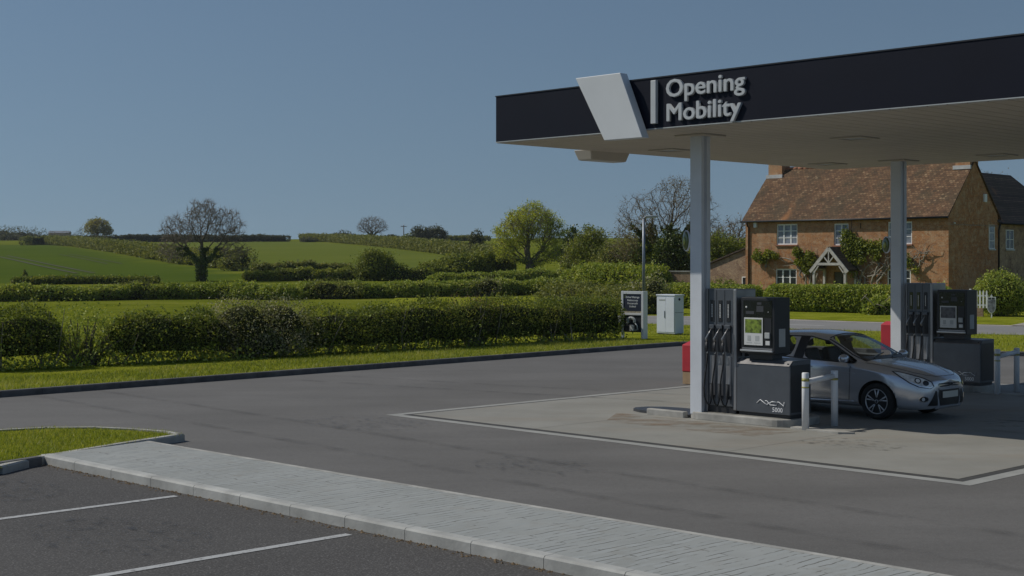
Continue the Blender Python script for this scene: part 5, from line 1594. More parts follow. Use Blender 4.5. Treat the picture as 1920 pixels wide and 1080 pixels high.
# roof: slightly sagging sheets of tiles, with thickness and ragged edges
rg = np.random.RandomState(8)
def roof_slope(mb, x0, x1, y0, z0, y1, z1, nx_=56, nz_=26, th=.09, sag=.05, rag=.02):
    V = []
    for lay in (0, 1):
        for j in range(nz_ + 1):
            for i in range(nx_ + 1):
                u, w = i / nx_, j / nz_
                x = x0 + (x1 - x0) * u
                z = z0 + (z1 - z0) * w - sag * math.sin(math.pi * u) * math.sin(math.pi * (.25 + .6 * w)) + (.018 * math.sin(x * 1.9 + w * 5) + rg.uniform(-rag, rag) if lay == 0 else 0)
                y = y0 + (y1 - y0) * w
                V.append((x, y, z - lay * th))
    n = (nx_ + 1) * (nz_ + 1)
    fs = []
    for j in range(nz_):
        for i in range(nx_):
            a = j * (nx_ + 1) + i
            fs.append((a, a + 1, a + nx_ + 2, a + nx_ + 1)); fs.append((n + a + nx_ + 1, n + a + nx_ + 2, n + a + 1, n + a))
    for i in range(nx_):
        fs.append((n + i, n + i + 1, i + 1, i)); a = nz_ * (nx_ + 1) + i; fs.append((a, a + 1, n + a + 1, n + a))
    for j in range(nz_):
        a = j * (nx_ + 1); fs.append((a, a + nx_ + 1, n + a + nx_ + 1, n + a)); a += nx_; fs.append((n + a, n + a + nx_ + 1, a + nx_ + 1, a))
    mb.add(V, fs)
mb = MB()
roof_slope(mb, -.12, HL + .10, -.24, EAVE - .14, HW / 2, RIDGE)
roof_slope(mb, -.12, HL + .10, HW + .22, EAVE - .12, HW / 2 + .003, RIDGE - .001)
roof = mb.build('roof', M['tile'], house)
mb = MB()
for i in range(34):
    x = -.1 + i * (HL + .18) / 34
    mb.tube([(x, HW / 2, RIDGE - .015 - .05 * math.sin(math.pi * i / 34) * .6), (x + (HL + .18) / 34 - .012, HW / 2, RIDGE - .015 - .05 * math.sin(math.pi * (i + 1) / 34) * .6)], .10, 8)
mb.build('ridge_tiles', M['terracotta'], roof)
# gutter and downpipe
g_ = MB(); g_.tube([(-.15, -.30, EAVE - .19), (HL * .5, -.30, EAVE - .205), (HL + .12, -.30, EAVE - .195)], .062, 8)
gt = g_.build('gutter', M['gutter'], house)
MB().tube([(.28, -.30, EAVE - .22), (.28, -.2, EAVE - .48), (.28, -.06, EAVE - .55), (.28, -.06, 0)], .045, 8).build('downpipe', M['gutter'], gt)
# chimneys
def chimney(x0, x1, y0, y1, ztop, base_z, name='chimney'):
    mb = MB()
    mb.box(x0, x1, y0, y1, base_z, ztop - .24); mb.box(x0 - .05, x1 + .05, y0 - .05, y1 + .05, ztop - .238, ztop - .10); mb.box(x0 + .0, x1 - .0, y0 + .0, y1 - .0, ztop - .098, ztop)
    c = mb.build(name, M['brick'], house)
    for x in ((x0 + x1) / 2 - .18, (x0 + x1) / 2 + .18):
        MB().lathe([(.11, 0), (.12, .03), (.09, .1), (.09, .38), (.105, .42), (.085, .44)], 12, Matrix.Translation((x, (y0 + y1) / 2, ztop))).build('chimney_pot', M['terracotta'], c)
    mb = MB(); mb.box(x0 - .10, x1 + .10, y0 - .13, y0 - .003, RIDGE - .62, RIDGE - .40); mb.build('flashing', M['lead'], c)
    return c
chimney(-.02, 1.0, HW / 2 - .45, HW / 2 + .45, RIDGE + 1.25, RIDGE - .75)
chimney(HL - .88, HL + .012, HW / 2 - .5, HW / 2 + .5, RIDGE + 1.25, RIDGE - .9)
# alarm box, camera, cable, hooks
bevel_mod(MB().box(hx(1415), hx(1420.5), -.14, -.005, hz(427, .5), hz(417, .5)).build('alarm_box', M['white'], house), .02)
bevel_mod(MB().box(HL + .004, HL + .12, 4.05, 4.35, 6.15, 6.62).build('alarm_box', M['white'], house), .02)
MB().lathe([(0, -.06), (.05, -.05), (.06, .02), (0, .04)], 12, Matrix.Translation((HL + .08, .55, EAVE - .5))).build('security_camera', M['white'], house)
mb = MB(); mb.tube([(hx(1597), -.012, EAVE - .2), (hx(1597), -.012, hz(440, 7))], .014, 5); mb.build('cable', M['gutter'], house)
mb = MB(); mb.tube([(hx(1614), -.02, hz(419, 7.5)), (hx(1614), -.02, hz(429, 7.5))], .02, 5); mb.build('wall_tie', M['gutter'], house)
# gable window (recessed frame set on the shaded wall)
gw = empty('window', (HL, 4.75, 0), R(90)); gw.parent = house
z0_, z1_ = 3.45, 4.85
mbf = MB(); mbf.box(0, .05, -.03, .02, z0_, z1_); mbf.box(.66, .71, -.03, .02, z0_, z1_); mbf.box(.051, .659, -.03, .02, z0_, z0_ + .05); mbf.box(.051, .659, -.03, .02, z1_ - .05, z1_)
for j in (1, 2): mbf.box(.051, .659, -.025, .015, z0_ + j * .466 - .018, z0_ + j * .466 + .018)
mbf.build('frame', M['wood_white'], gw)
MB().box(.02, .69, -.012, -.004, z0_ + .02, z1_ - .02).build('pane', M['pane_pale'], gw)
MB().box(-.05, .76, -.09, -.032, z0_ - .09, z0_ - .003).build('sill', M['lead'], gw)

# porch on posts
px_c = hx(1557.5) + .72
P_D = 1.25                       # how far it stands out
pw2 = 1.12
pz_e, pz_a = 2.32, 3.46
po = empty('porch', (px_c, 0, 0), 0); po.parent = house
mb = MB()
for s_ in (-1, 1):
    th = .07
    vs = []
    for y in (-P_D - .12, -.005):
        vs += [(s_ * (pw2 + .15), y, pz_e - .16), (0, y, pz_a + .05), (0, y, pz_a + .05 + th), (s_ * (pw2 + .15), y, pz_e - .16 + th)]
    fs = [(0, 1, 2, 3), (7, 6, 5, 4), (0, 4, 5, 1), (1, 5, 6, 2), (2, 6, 7, 3), (3, 7, 4, 0)]
    if s_ > 0: fs = [f[::-1] for f in fs]
    mb.add(vs, fs)
mb.build('porch_roof', M['tile_dark'], po)
mb = MB()
yF = -P_D - .10
def beam(a, b, w, y0=yF - .035, y1=yF + .035):
    a = Vector((a[0], 0, a[1])); b = Vector((b[0], 0, b[1])); t = (b - a).normalized(); n_ = Vector((-t.z, 0, t.x)) * w / 2
    vs = []
    for y in (y0, y1): vs += [a - n_ + Vector((0, y, 0)), b - n_ + Vector((0, y, 0)), b + n_ + Vector((0, y, 0)), a + n_ + Vector((0, y, 0))]
    mb.add(vs, [(0, 1, 2, 3), (7, 6, 5, 4), (0, 4, 5, 1), (1, 5, 6, 2), (2, 6, 7, 3), (3, 7, 4, 0)])
for s_ in (-1, 1):
    beam((s_ * (pw2 + .16), pz_e - .23), (0, pz_a + .02), .19)
    beam((0, pz_e + .30), (s_ * .42, pz_e + .78), .07, yF - .02, yF + .03)
    beam((s_ * (pw2 - .12), pz_e - .28), (s_ * (pw2 - .42), pz_e + .12), .07, yF - .02, yF + .03)
beam((-pw2 * .82, pz_e + .24), (pw2 * .82, pz_e + .24), .15, yF - .03, yF + .04)
beam((0, pz_e + .3), (0, pz_a - .12), .07, yF - .022, yF + .028)
mb.build('gable_truss', M['wood_porch'], po)
for x, y in ((-pw2 + .06, -P_D), (pw2 - .06, -P_D), (-pw2 + .06, -.12), (pw2 - .06, -.12)):
    MB().box(x - .07, x + .07, y - .07, y + .07, 0, pz_e - .02).build('post', M['wood_porch'], po)
for s_ in (-1, 1):
    MB().box(s_ * (pw2 - .06) - .05, s_ * (pw2 - .06) + .05, -P_D + .08, -.2, pz_e - .14, pz_e - .03).build('rail', M['wood_porch'], po)

# rear wing with a hipped roof, and the lean-to on the left
WX, WL, WE, WR = HL - .12, 9.8, 5.15, 8.2
mb = MB()
y0 = HW + .02
mb.add([(WX, y0, -.2), (WX, y0 + WL, -.2), (WX, y0 + WL, WE), (WX, y0, WE)], [(0, 1, 2, 3)])
mb.add([(WX - 5.2, y0 + WL, -.2), (WX, y0 + WL, -.2), (WX, y0 + WL, WE), (WX - 5.2, y0 + WL, WE)], [(3, 2, 1, 0)])
mb.add([(WX - 5.2, y0, -.2), (WX - 5.2, y0 + WL, -.2), (WX - 5.2, y0 + WL, WE), (WX - 5.2, y0, WE)], [(3, 2, 1, 0)])
wg = mb.build('wing_wall', M['brick_old'], house)
mb = MB()
e = .25; xr = WX - 2.6
vs = [(WX + e, y0 - .0, WE - .15), (WX + e, y0 + WL + e, WE - .15), (xr, y0 + WL - 2.6, WR), (xr, y0 - 2.2, WR), (WX - 5.2 - e, y0 + WL + e, WE - .15), (WX - 5.2 - e, y0, WE - .15)]
mb.add(vs + [(x, y, z - .1) for x, y, z in vs], [(0, 1, 2, 3), (1, 4, 2), (4, 5, 3, 2), (6, 9, 8, 7), (7, 8, 10), (10, 8, 9, 11), (0, 6, 7, 1), (1, 7, 10, 4), (0, 3, 9, 6), (5, 11, 9, 3), (4, 10, 11, 5)])
tile_w = tile_mat('wing_tile', [(0.2, (0.03, 0.02, 0.016)), (0.5, (0.085, 0.055, 0.04)), (0.85, (0.19, 0.13, 0.095))], .4)
# rows follow the slope that faces the right
wroof = mb.build('wing_roof', tile_w, house)
MB().tube([(WX + e + .06, y0 + .05, WE - .2), (WX + e + .06, y0 + WL + e, WE - .2)], .06, 8).build('gutter', M['gutter'], wroof)
MB().tube([(WX + .22, y0 + .1, WE - .2), (WX + .12, y0 + .1, WE - .6), (WX + .12, y0 + .1, 0)], .06, 8).build('downpipe', M['gutter'], wroof)
ww = empty('window', (WX, y0 + 1.2, 0), R(90)); ww.parent = house
z0_, z1_ = 3.45, 4.6
mbf = MB(); mbf.box(0, .05, -.03, .02, z0_, z1_); mbf.box(.95, 1.0, -.03, .02, z0_, z1_); mbf.box(.051, .949, -.03, .02, z0_, z0_ + .05); mbf.box(.051, .949, -.03, .02, z1_ - .05, z1_); mbf.box(.47, .53, -.026, .016, z0_ + .051, z1_ - .051)
mbf.box(.051, .469, -.024, .014, z0_ + .56, z0_ + .59); mbf.box(.531, .949, -.024, .014, z0_ + .56, z0_ + .59)
mbf.build('frame', M['wood_white'], ww)
MB().box(.02, .98, -.012, -.004, z0_ + .02, z1_ - .02).build('pane', M['pane'], ww)
MB().box(-.05, 1.05, -.09, -.032, z0_ - .09, z0_ - .003).build('sill', M['lead'], ww)
LX = -4.2
z_h, z_l = 3.55, 2.15
mb = MB()
yl_ = .35
mb.add([(LX, yl_, -.2), (-.004, yl_, -.2), (-.004, yl_, z_h), (LX, yl_, z_l)], [(0, 1, 2, 3)])
mb.add([(LX, yl_, -.2), (LX, 5, -.2), (LX, 5, z_l), (LX, yl_, z_l)], [(3, 2, 1, 0)])
mb.add([(LX, 5, -.2), (-.004, 5, -.2), (-.004, 5, z_h), (LX, 5, z_l)], [(3, 2, 1, 0)])
mb.build('lean_to_wall', M['brick_old'], house)
mb = MB()
vs = [(LX - .2, yl_ - .15, z_l - .06), (-.006, yl_ - .15, z_h + .02), (-.006, 5.1, z_h + .02), (LX - .2, 5.1, z_l - .06)]
mb.add(vs + [(x, y, z + .09) for x, y, z in vs], [(3, 2, 1, 0), (4, 5, 6, 7), (0, 1, 5, 4), (1, 2, 6, 5), (2, 3, 7, 6), (3, 0, 4, 7)])
mb.build('lean_to_roof', M['tile_dark'], house)
lw = empty('window', (0, yl_, 0), 0); lw.parent = house
x0, x1 = -.52, -.06
mbf = MB(); mbf.box(x0, x0 + .06, -.03, -.003, .95, 1.75); mbf.box(x1 - .06, x1, -.03, -.003, .95, 1.75); mbf.box(x0 + .061, x1 - .061, -.03, -.003, .95, 1.01); mbf.box(x0 + .061, x1 - .061, -.03, -.003, 1.69, 1.75)
mbf.build('frame', M['wood_white'], lw); MB().box(x0 + .03, x1 - .03, -.016, -.006, .98, 1.72).build('pane', M['pane'], lw)

# climbers on the front: bare stems that spread over the brick, leaf clumps above
def climber(label, roots, nodes_px, clumps, seed, n_twig=40):
    o = empty('climbing_plant', HO, H_RZ, label, 'climbing plant', 'climbing plants trained on the house front')
    rg = np.random.RandomState(seed)
    def P(px, py, y=-.10):
        x = hx(px); return np.array([x, y - rg.uniform(0, .12), hz(py, x)])
    ch = []
    for path in nodes_px:
        pts = [P(*q) for q in path]
        fine = []
        for a, b in zip(pts[:-1], pts[1:]):
            for t in np.linspace(0, 1, 5)[:-1]: fine.append(a * (1 - t) + b * t + rg.normal(size=3) * np.array([.05, .02, .05]))
        fine.append(pts[-1])
        r0 = .055 if len(path) > 2 else .03
        ch.append((np.array(fine), np.linspace(r0 * 1.25, .02, len(fine))))
    allp = np.concatenate([c[0] for c in ch])
    for _ in range(n_twig):
        a = allp[rg.randint(len(allp))]; b = a + rg.normal(size=3) * np.array([.4, .06, .4]); b[1] = min(b[1], -.05)
        ch.append((np.array([a, (a + b) / 2 + rg.normal(size=3) * .06, b]), np.array([.018, .013, .007])))
    link_mesh('stems', tubes_mesh('stems', ch, 5), M['bark_pale'], o)
    Ps = []
    for (px, py, rx, rz_, n) in clumps:
        n = int(n * .75)
        c = P(px, py, -.2); d = rg.normal(size=(n, 3)); d /= np.linalg.norm(d, axis=1)[:, None]
        d *= (rg.uniform(0, 1, n) ** .45)[:, None] * (1 + .35 * sines(seed, 6, 1, 4)(d * 2))[:, None]
        q = c + d * np.array([rx, .24, rz_]); q[:, 1] = np.minimum(q[:, 1], -.03); Ps.append(q)
    link_mesh('leaves', leaf_mesh('leaves', np.concatenate(Ps), .15, seed, .3), M['leaf_tree'], o)
climber('leafy climber with bare stems round the lower left window of the farmhouse', None,
        [[(1518, 545), (1512, 515), (1505, 495), (1480, 484), (1450, 478), (1425, 482)], [(1522, 545), (1520, 515), (1528, 495), (1520, 480), (1503, 474)], [(1440, 500), (1435, 480), (1450, 474)], [(1512, 520), (1520, 500), (1535, 485)], [(1505, 520), (1500, 500), (1490, 490)], [(1530, 545), (1534, 515), (1530, 500)]],
        [(1428, 481, 0.57, 0.40, 672), (1446, 478, 0.52, 0.32, 528), (1458, 480, 0.34, 0.25, 256), (1500, 474, 0.48, 0.34, 480), (1506, 491, 0.57, 0.32, 480), (1522, 480, 0.41, 0.34, 384), (1528, 490, 0.46, 0.34, 416), (1436, 490, 0.34, 0.23, 160), (1516, 505, 0.34, 0.34, 208)], 3, 90)
climber('wide climber with thick pale stems and leafy top between porch and rear post', None,
        [[(1628, 548), (1622, 520), (1612, 500), (1600, 480), (1594, 455), (1592, 444)], [(1632, 548), (1640, 520), (1650, 495), (1640, 478), (1625, 468), (1612, 462)], [(1620, 540), (1605, 515), (1602, 490)], [(1640, 545), (1660, 510), (1680, 490), (1712, 485), (1730, 475), (1742, 472)], [(1632, 520), (1660, 500), (1668, 478)], [(1708, 495), (1722, 503), (1738, 480), (1746, 470)], [(1700, 484), (1716, 500), (1722, 512)], [(1650, 545), (1648, 520), (1664, 495)], [(1610, 545), (1616, 520), (1630, 500), (1645, 488)]],
        [(1594, 446, 0.57, 0.52, 672), (1605, 457, 0.69, 0.46, 832), (1622, 460, 0.57, 0.40, 672), (1598, 470, 0.57, 0.46, 608), (1612, 470, 0.57, 0.40, 576), (1640, 465, 0.48, 0.46, 528), (1655, 462, 0.46, 0.40, 480), (1604, 486, 0.46, 0.46, 352), (1618, 485, 0.46, 0.40, 288), (1648, 480, 0.40, 0.34, 224), (1605, 510, 0.34, 0.46, 192), (1706, 490, 0.34, 0.46, 256), (1720, 505, 0.29, 0.29, 112)], 11, 170)
# ------------------------------------------------------------------ near hedge line along the verge
def H1(px, dv=0.75):
    """point on the near hedge's line at a photo column"""
    A = Vector((-12.2, 34.3)); Bv = Vector((3.66, 48.2)); d = (Bv - A)
    r = (px - 960) / F
    n_ = Vector((-d.y, d.x)).normalized() * dv
    A = A + n_
    t = (r * A.y - A.x) / (d.x - r * d.y)
    return Vector((A.x + d.x * t, A.y + d.y * t, 0.05))
def hline(p0, p1, n=6, **k): return [H1(p0 + (p1 - p0) * i / (n - 1), **k) for i in range(n)]
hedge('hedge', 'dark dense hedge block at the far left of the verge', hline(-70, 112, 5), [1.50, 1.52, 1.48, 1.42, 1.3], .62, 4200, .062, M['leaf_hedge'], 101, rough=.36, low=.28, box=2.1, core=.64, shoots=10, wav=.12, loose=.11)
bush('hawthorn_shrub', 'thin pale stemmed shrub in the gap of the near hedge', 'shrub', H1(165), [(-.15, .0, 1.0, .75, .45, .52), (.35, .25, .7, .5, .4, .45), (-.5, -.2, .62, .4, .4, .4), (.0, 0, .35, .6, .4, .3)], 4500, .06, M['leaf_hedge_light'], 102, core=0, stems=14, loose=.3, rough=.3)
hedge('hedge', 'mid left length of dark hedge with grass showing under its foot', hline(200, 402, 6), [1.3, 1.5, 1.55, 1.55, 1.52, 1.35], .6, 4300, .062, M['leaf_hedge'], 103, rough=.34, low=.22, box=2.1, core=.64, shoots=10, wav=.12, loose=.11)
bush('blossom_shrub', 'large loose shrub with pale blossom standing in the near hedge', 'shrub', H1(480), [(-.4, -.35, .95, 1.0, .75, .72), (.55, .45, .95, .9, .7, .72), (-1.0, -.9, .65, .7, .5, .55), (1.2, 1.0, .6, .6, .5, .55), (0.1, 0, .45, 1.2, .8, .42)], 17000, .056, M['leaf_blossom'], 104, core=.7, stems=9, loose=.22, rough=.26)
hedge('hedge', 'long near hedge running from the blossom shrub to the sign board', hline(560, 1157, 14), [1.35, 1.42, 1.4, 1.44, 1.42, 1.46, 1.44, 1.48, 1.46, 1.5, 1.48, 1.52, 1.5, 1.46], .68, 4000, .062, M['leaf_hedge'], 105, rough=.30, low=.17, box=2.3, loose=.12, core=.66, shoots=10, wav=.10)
bush('bramble', 'dry pinkish bramble breaking out of the long hedge top', 'bramble', H1(885, .9), [(0, 0, 1.15, .8, .5, .5), (.5, .4, 1.0, .5, .4, .4)], 1300, .06, M['leaf_bare'], 106, core=0, stems=24, loose=.35, rough=.3)
# low undergrowth on the verge under the hedge
rg = np.random.RandomState(9)
Ps = []
for px in np.arange(-20, 1170, 2.2):
    c = H1(px, rg.uniform(-.15, .6)); k = rg.randint(3, 12); h_ = rg.uniform(.08, .42)
    Ps.append(np.array(c[:]) + np.stack([rg.normal(size=k) * .18, rg.normal(size=k) * .18, np.abs(rg.normal(size=k)) * h_ + .05], 1))
u_ = link_mesh('undergrowth', leaf_mesh('undergrowth', np.concatenate(Ps), .09, 5, -.5), M['leaf_hedge_light']); tag(u_, 'low weeds and nettles along the foot of the near hedge', 'undergrowth', kind='stuff')

# ------------------------------------------------------------------ hedges across the meadow
def gl_(pix): return [at(*p) for p in pix]
hedge('hedge', 'patchy hedge across the meadow on the left, beyond the near hedge', gl_([(-60, 566), (40, 565), (150, 564), (260, 562), (380, 561), (480, 562), (560, 563)]), [1.0, .95, .98, 1.02, 1.06, 1.08, 1.0], .8, 1500, .16, M['leaf_hedge_light'], 111, rough=.28, wav=.16, box=2.3, loose=.12)
hedge('hedge', 'second meadow hedge, behind the blossom shrub and rough at its foot', gl_([(540, 561), (640, 560), (760, 559), (860, 556), (960, 553), (1060, 550)]), [1.05, 1.18, 1.15, 1.2, 1.2, 1.2], .9, 1700, .16, M['leaf_hedge_light'], 112, rough=.28, wav=.16, box=2.3, loose=.12)
hedge('hedge', 'clipped flat hedge lying behind the second meadow hedge, below the oak', gl_([(800, 541), (880, 539), (960, 538), (1062, 537)]), [1.1, 1.3, 1.4, 1.45], .9, 1500, .16, M['leaf_hedge_light'], 113, rough=.12, box=3)
hedge('hedge', 'low dark hedge at the foot of the sown field, far left', gl_([(20, 534), (90, 533), (200, 532), (300, 531)]), [.6, .7, .65, .6], .8, 1000, .2, M['leaf_hedge'], 114, rough=.25)
hedge('hedge', 'dark scrubby hedge left of the round field bush', gl_([(455, 526), (520, 526), (600, 526), (668, 525)]), [.8, 1.05, 1.15, 1.1], 1.0, 1300, .2, M['leaf_tree'], 115, wav=.2, rough=.3)
hedge('hedge', 'thin hedge line just above the dark scrubby hedge on the pasture', gl_([(470, 512), (560, 511), (660, 510)]), [1.0, 1.15, .9], 1.0, 1000, .25, M['leaf_dull'], 116, wav=.2, rough=.3)
hedge('hedge', 'bushy overgrown hedge between the field bush and the oak', gl_([(790, 524), (840, 522), (900, 520), (960, 518)]), [1.5, 2.0, 2.3, 2.2], 1.4, 1900, .22, M['leaf_tree'], 117, wav=.2, rough=.34, loose=.15)
bush('shrub', 'dark low shrub at the right foot of the round field bush', 'shrub', at(770, 526), [(-1.2, 0, .7, 1.6, 1.2, .9), (1.0, .3, .6, 1.5, 1.1, .75)], 2600, .2, M['leaf_hedge'], 118)
bush('bramble', 'brown dead bramble patch in the second meadow hedge, below the oak', 'bramble', at(915, 556), [(0, 0, .8, 1.1, .8, .75), (-1.2, .2, .6, .9, .8, .6)], 1500, .13, M['leaf_blossom'], 140, core=.6, loose=.3, rough=.35, stems=14)
bush('bramble', 'dull grey bramble patch in the meadow hedge right of the bare ivy tree', 'bramble', at(610, 561), [(0, 0, .75, 1.4, .8, .75), (1.5, .1, .6, 1.1, .8, .6)], 1900, .13, M['leaf_dull'], 141, core=.6, loose=.3, rough=.35, stems=14)
bush('bramble', 'pale grey tangle in the left part of the meadow hedge', 'bramble', at(270, 562), [(0, 0, .7, 1.5, .8, .7), (-1.6, .1, .6, 1.1, .8, .6)], 1900, .13, M['leaf_dull'], 142, core=.6, loose=.3, rough=.35, stems=14)
# field hedges on the hillside
hedge('hedge', 'hedge sloping down the hillside on the left, above the sown field', gl_([(40, 460), (90, 459), (140, 462), (200, 470), (270, 482), (340, 494), (400, 501), (450, 505)]), [2.1, 2.3, 2.2, 2.1, 2.0, 1.9, 2.0, 2.2], 1.3, 480, .34, M['leaf_dull'], 121, rough=.36, stems_per_m=0)
hedge('hedge', 'dark hedge along the skyline left of the gap', gl_([(110, 455), (200, 455), (300, 454), (400, 454), (545, 453)]), [2.0, 2.2, 2.3, 2.2, 2.0], 1.3, 420, .34, M['leaf_far'], 122, rough=.32, stems_per_m=0)
hedge('hedge', 'hedge sloping down to the right from the skyline gap', gl_([(566, 452), (620, 454), (680, 459), (740, 465), (800, 472), (860, 480), (940, 490)]), [2.2, 2.3, 2.2, 2.2, 2.1, 2.0, 2.0], 1.3, 480, .34, M['leaf_dull'], 123, rough=.36, stems_per_m=0)
hedge('hedge', 'pale hedge along the skyline left of the oak', gl_([(690, 453), (760, 453), (830, 452), (920, 452)]), [1.5, 1.6, 1.7, 1.6], 1.2, 420, .34, M['leaf_dull'], 124, rough=.34, stems_per_m=0)
bush('conifer_bush', 'small pointed dark bush alone at the edge of the sown field', 'bush', at(47, 529), [(0, 0, .28, .38, .35, .32), (0, 0, .62, .25, .22, .36), (-.05, 0, .98, .12, .12, .26)], 1300, .1, M['leaf_tree'], 125, rough=.3)
bush('shrub', 'small dull shrub under the bare ivy tree, to its right', 'shrub', at(455, 508), [(0, 0, 1.2, 1.6, 1.2, 1.4), (-1.6, 0, .9, 1.3, 1, 1.0)], 1500, .25, M['leaf_dull'], 126, rough=.35, core=.5, loose=.25)
bush('shrub', 'isolated narrow shrub on the right hillside hedge', 'shrub', at(893, 484), [(0, 0, 2.6, 1.3, 1.2, 1.6), (.7, 0, 1.6, .9, .9, 1.1), (0, 0, .8, .6, .6, .9)], 900, .38, M['leaf_far'], 127, rough=.3, core=.6)
bush('field_bush', 'round leafy green bush standing on the pasture edge', 'bush', at(702, 526), [(0, 0, 1.55, 1.6, 1.45, 1.2), (-.95, -.2, .85, 1.15, 1.1, .9), (.9, .2, 1.0, 1.15, 1.1, 1.0), (-.2, 0, 2.45, .8, .8, .6), (1.05, 0, 1.8, .75, .7, .45)], 9500, .19, M['leaf_tree'], 128, rough=.34, loose=.2, core=.66)

# ------------------------------------------------------------------ garden side, right
hedge('hedge', 'tall clipped garden hedge with a rounded pale left end, behind the sign board', [atY(1064, 96), atY(1120, 93), atY(1190, 91), atY(1252, 89)], [2.45, 2.5, 2.45, 2.4], 1.0, 3000, .15, M['leaf_hedge_light'], 131, rough=.14, box=3, loose=.06)
hedge('hedge', 'rough weedy bank in front of the tall garden hedge', [atY(1050, 84), atY(1110, 80), atY(1180, 76), atY(1225, 73)], [1.3, 1.45, 1.3, 1.2], 1.3, 2000, .13, M['leaf_dull'], 132, rough=.4, loose=.2, core=.6)
bush('bramble', 'brown dying bramble by the lamp post, against the clipped hedge', 'bramble', atY(1216, 74), [(-.4, 0, .9, .8, .6, .8), (.3, 0, 1.3, .7, .6, .75), (.5, 0, .5, .8, .6, .5)], 2200, .13, M['leaf_blossom'], 133, core=.6, loose=.25, rough=.3, stems=14)
hedge('hedge', 'low clipped hedge left of the front post, behind the white cabinet', [atY(1240, 84), atY(1300, 82.5), atY(1360, 81), atY(1428, 79.5)], [1.5, 1.46, 1.46, 1.4], .75, 3600, .12, M['leaf_hedge_light'], 134, rough=.08, box=3.2, loose=.04, shoots=2, holes=.3, wav=.015)
hedge('hedge', 'long clipped hedge in front of the farmhouse', [atY(1436, 78.5), atY(1520, 77), atY(1600, 75.6), atY(1700, 74.2), atY(1792, 73.2)], [1.48, 1.5, 1.5, 1.5, 1.45], .8, 4200, .12, M['leaf_hedge_light'], 135, rough=.07, box=3.2, loose=.04, shoots=2, holes=.3, wav=.015)
bush('weed_clump', 'broad leaved weeds with bare sticks by the house hedge, left of the rear post', 'weeds', atY(1652, 72.6), [(0, 0, .5, .7, .5, .5), (.5, .1, .35, .6, .4, .4), (-.5, 0, .3, .5, .4, .3)], 900, .17, M['leaf_hedge_light'], 136, core=.6, loose=.25, stems=3)
mb = MB()
for a, b in (((-.9, -.3, 1.0), (-.2, -.2, .2)), ((-.9, -.3, 1.0), (-1.1, -.35, .78)), ((-.9, -.3, 1.0), (-.8, -.35, 1.1)), ((.1, -.4, .75), (.9, -.2, 1.5)), ((-.3, -.3, .6), (.3, -.3, .3))):
    mb.tube([a, ((a[0] + b[0]) / 2 + .05, a[1], (a[2] + b[2]) / 2 + .04), b], [.02, .018, .012], 5)
dead = mb.build('dead_branch', plain('dead_wood', (.36, .30, .24), .9)); dead.location = atY(1652, 72.4)
tag(dead, 'pale broken sticks lying in the weeds by the house hedge', 'branch')
bush('round_bush', 'big rounded clipped bush beside the white picket gate, right edge', 'bush', atY(1876, 71), [(0, 0, 1.25, 1.25, 1.2, 1.05), (-.25, -.1, 1.0, 1.0, 1.0, .95), (.5, .2, .85, .95, 1.0, .85)], 11000, .10, M['leaf_hedge_light'], 137, rough=.10, loose=.08)
bush('shrub', 'small dark shrub beside the lean-to, behind the front pump', 'shrub', atY(1350, 86), [(0, 0, .8, 1.2, .8, .8), (.9, 0, .6, .8, .7, .6)], 2600, .14, M['leaf_tree'], 138, rough=.3)
# picket gate and shield sign
pg = empty('picket_gate', atY(1843, 70.2, .02), R(-32), 'white picket gate half hidden behind the rear pump and round bush', 'gate')
for i in range(5):
    x = -.5 + i * .16
    MB().prism([(x, .42), (x + .075, .42), (x + .075, 1.22), (x + .037, 1.3), (x, 1.22)], -.012, .012, FRONT).build('picket', M['wood_white'], pg)
mb = MB(); mb.box(-.52, .25, .013, .05, .52, .60); mb.box(-.52, .25, .013, .05, .98, 1.06); mb.build('rail', M['wood_white'], pg)
MB().box(-.55, .02, -.06, .06, 0, .41).build('plinth', M['brick_old'], pg)
MB().box(-.66, -.56, -.05, .05, 0, 1.35, bev=.01).build('post', M['wood_white'], pg)
sh = empty('shield_sign', atY(1859, 68.6, .02), R(-25), 'grey shield shaped sign hung by the picket gate, before the round bush', 'sign')
def shield(w, z0, z1):
    p = [(-w, z1), (w, z1), (w, z0 + (z1 - z0) * .42)]
    for k in range(1, 6):
        a = k / 6 * math.pi / 2; p.append((w * math.cos(a), z0 + (z1 - z0) * .42 * (1 - math.sin(a))))
    p.append((0, z0))
    p += [(-x, z) for x, z in p[3:-1][::-1]] + [(-w, z0 + (z1 - z0) * .42)]
    return p
MB().prism(shield(.20, .22, 1.0), -.02, .02, FRONT).build('board', M['wood_white'], sh)
MB().prism(shield(.175, .255, .86), .0205, .026, FRONT).build('shield_face', plain('shield_grey', (.19, .20, .22), .5, 0, .8, 9), sh)
mb = MB(); mb.box(-.15, -.015, -.0265, -.021, .875, .975); mb.build('dark_panel', M['dark_grey'], sh)
mb = MB(); mb.box(.015, .15, -.0265, -.021, .875, .975); mb.build('dark_panel', M['dark_grey'], sh)
MB().prism([(-.07, 1.002), (.07, 1.002), (0, 1.13)], -.018, .018, FRONT).build('finial', M['wood_white'], sh)
MB().box(-.03, .03, .021, .07, 0, .95).build('post', M['wood_white'], sh)
# old garden wall behind the clipped hedge
gw_ = empty('garden_wall', atY(1262, 90, 0), R(-30), 'short piece of old brick garden wall between hedge and ivy tree', 'wall')
MB().box(-.75, 2.2, 0, .25, -.1, 2.05).build('brickwork', M['brick_old'], gw_); MB().box(-.8, 2.25, -.04, .29, 2.052, 2.13).build('coping', M['kerb'], gw_)

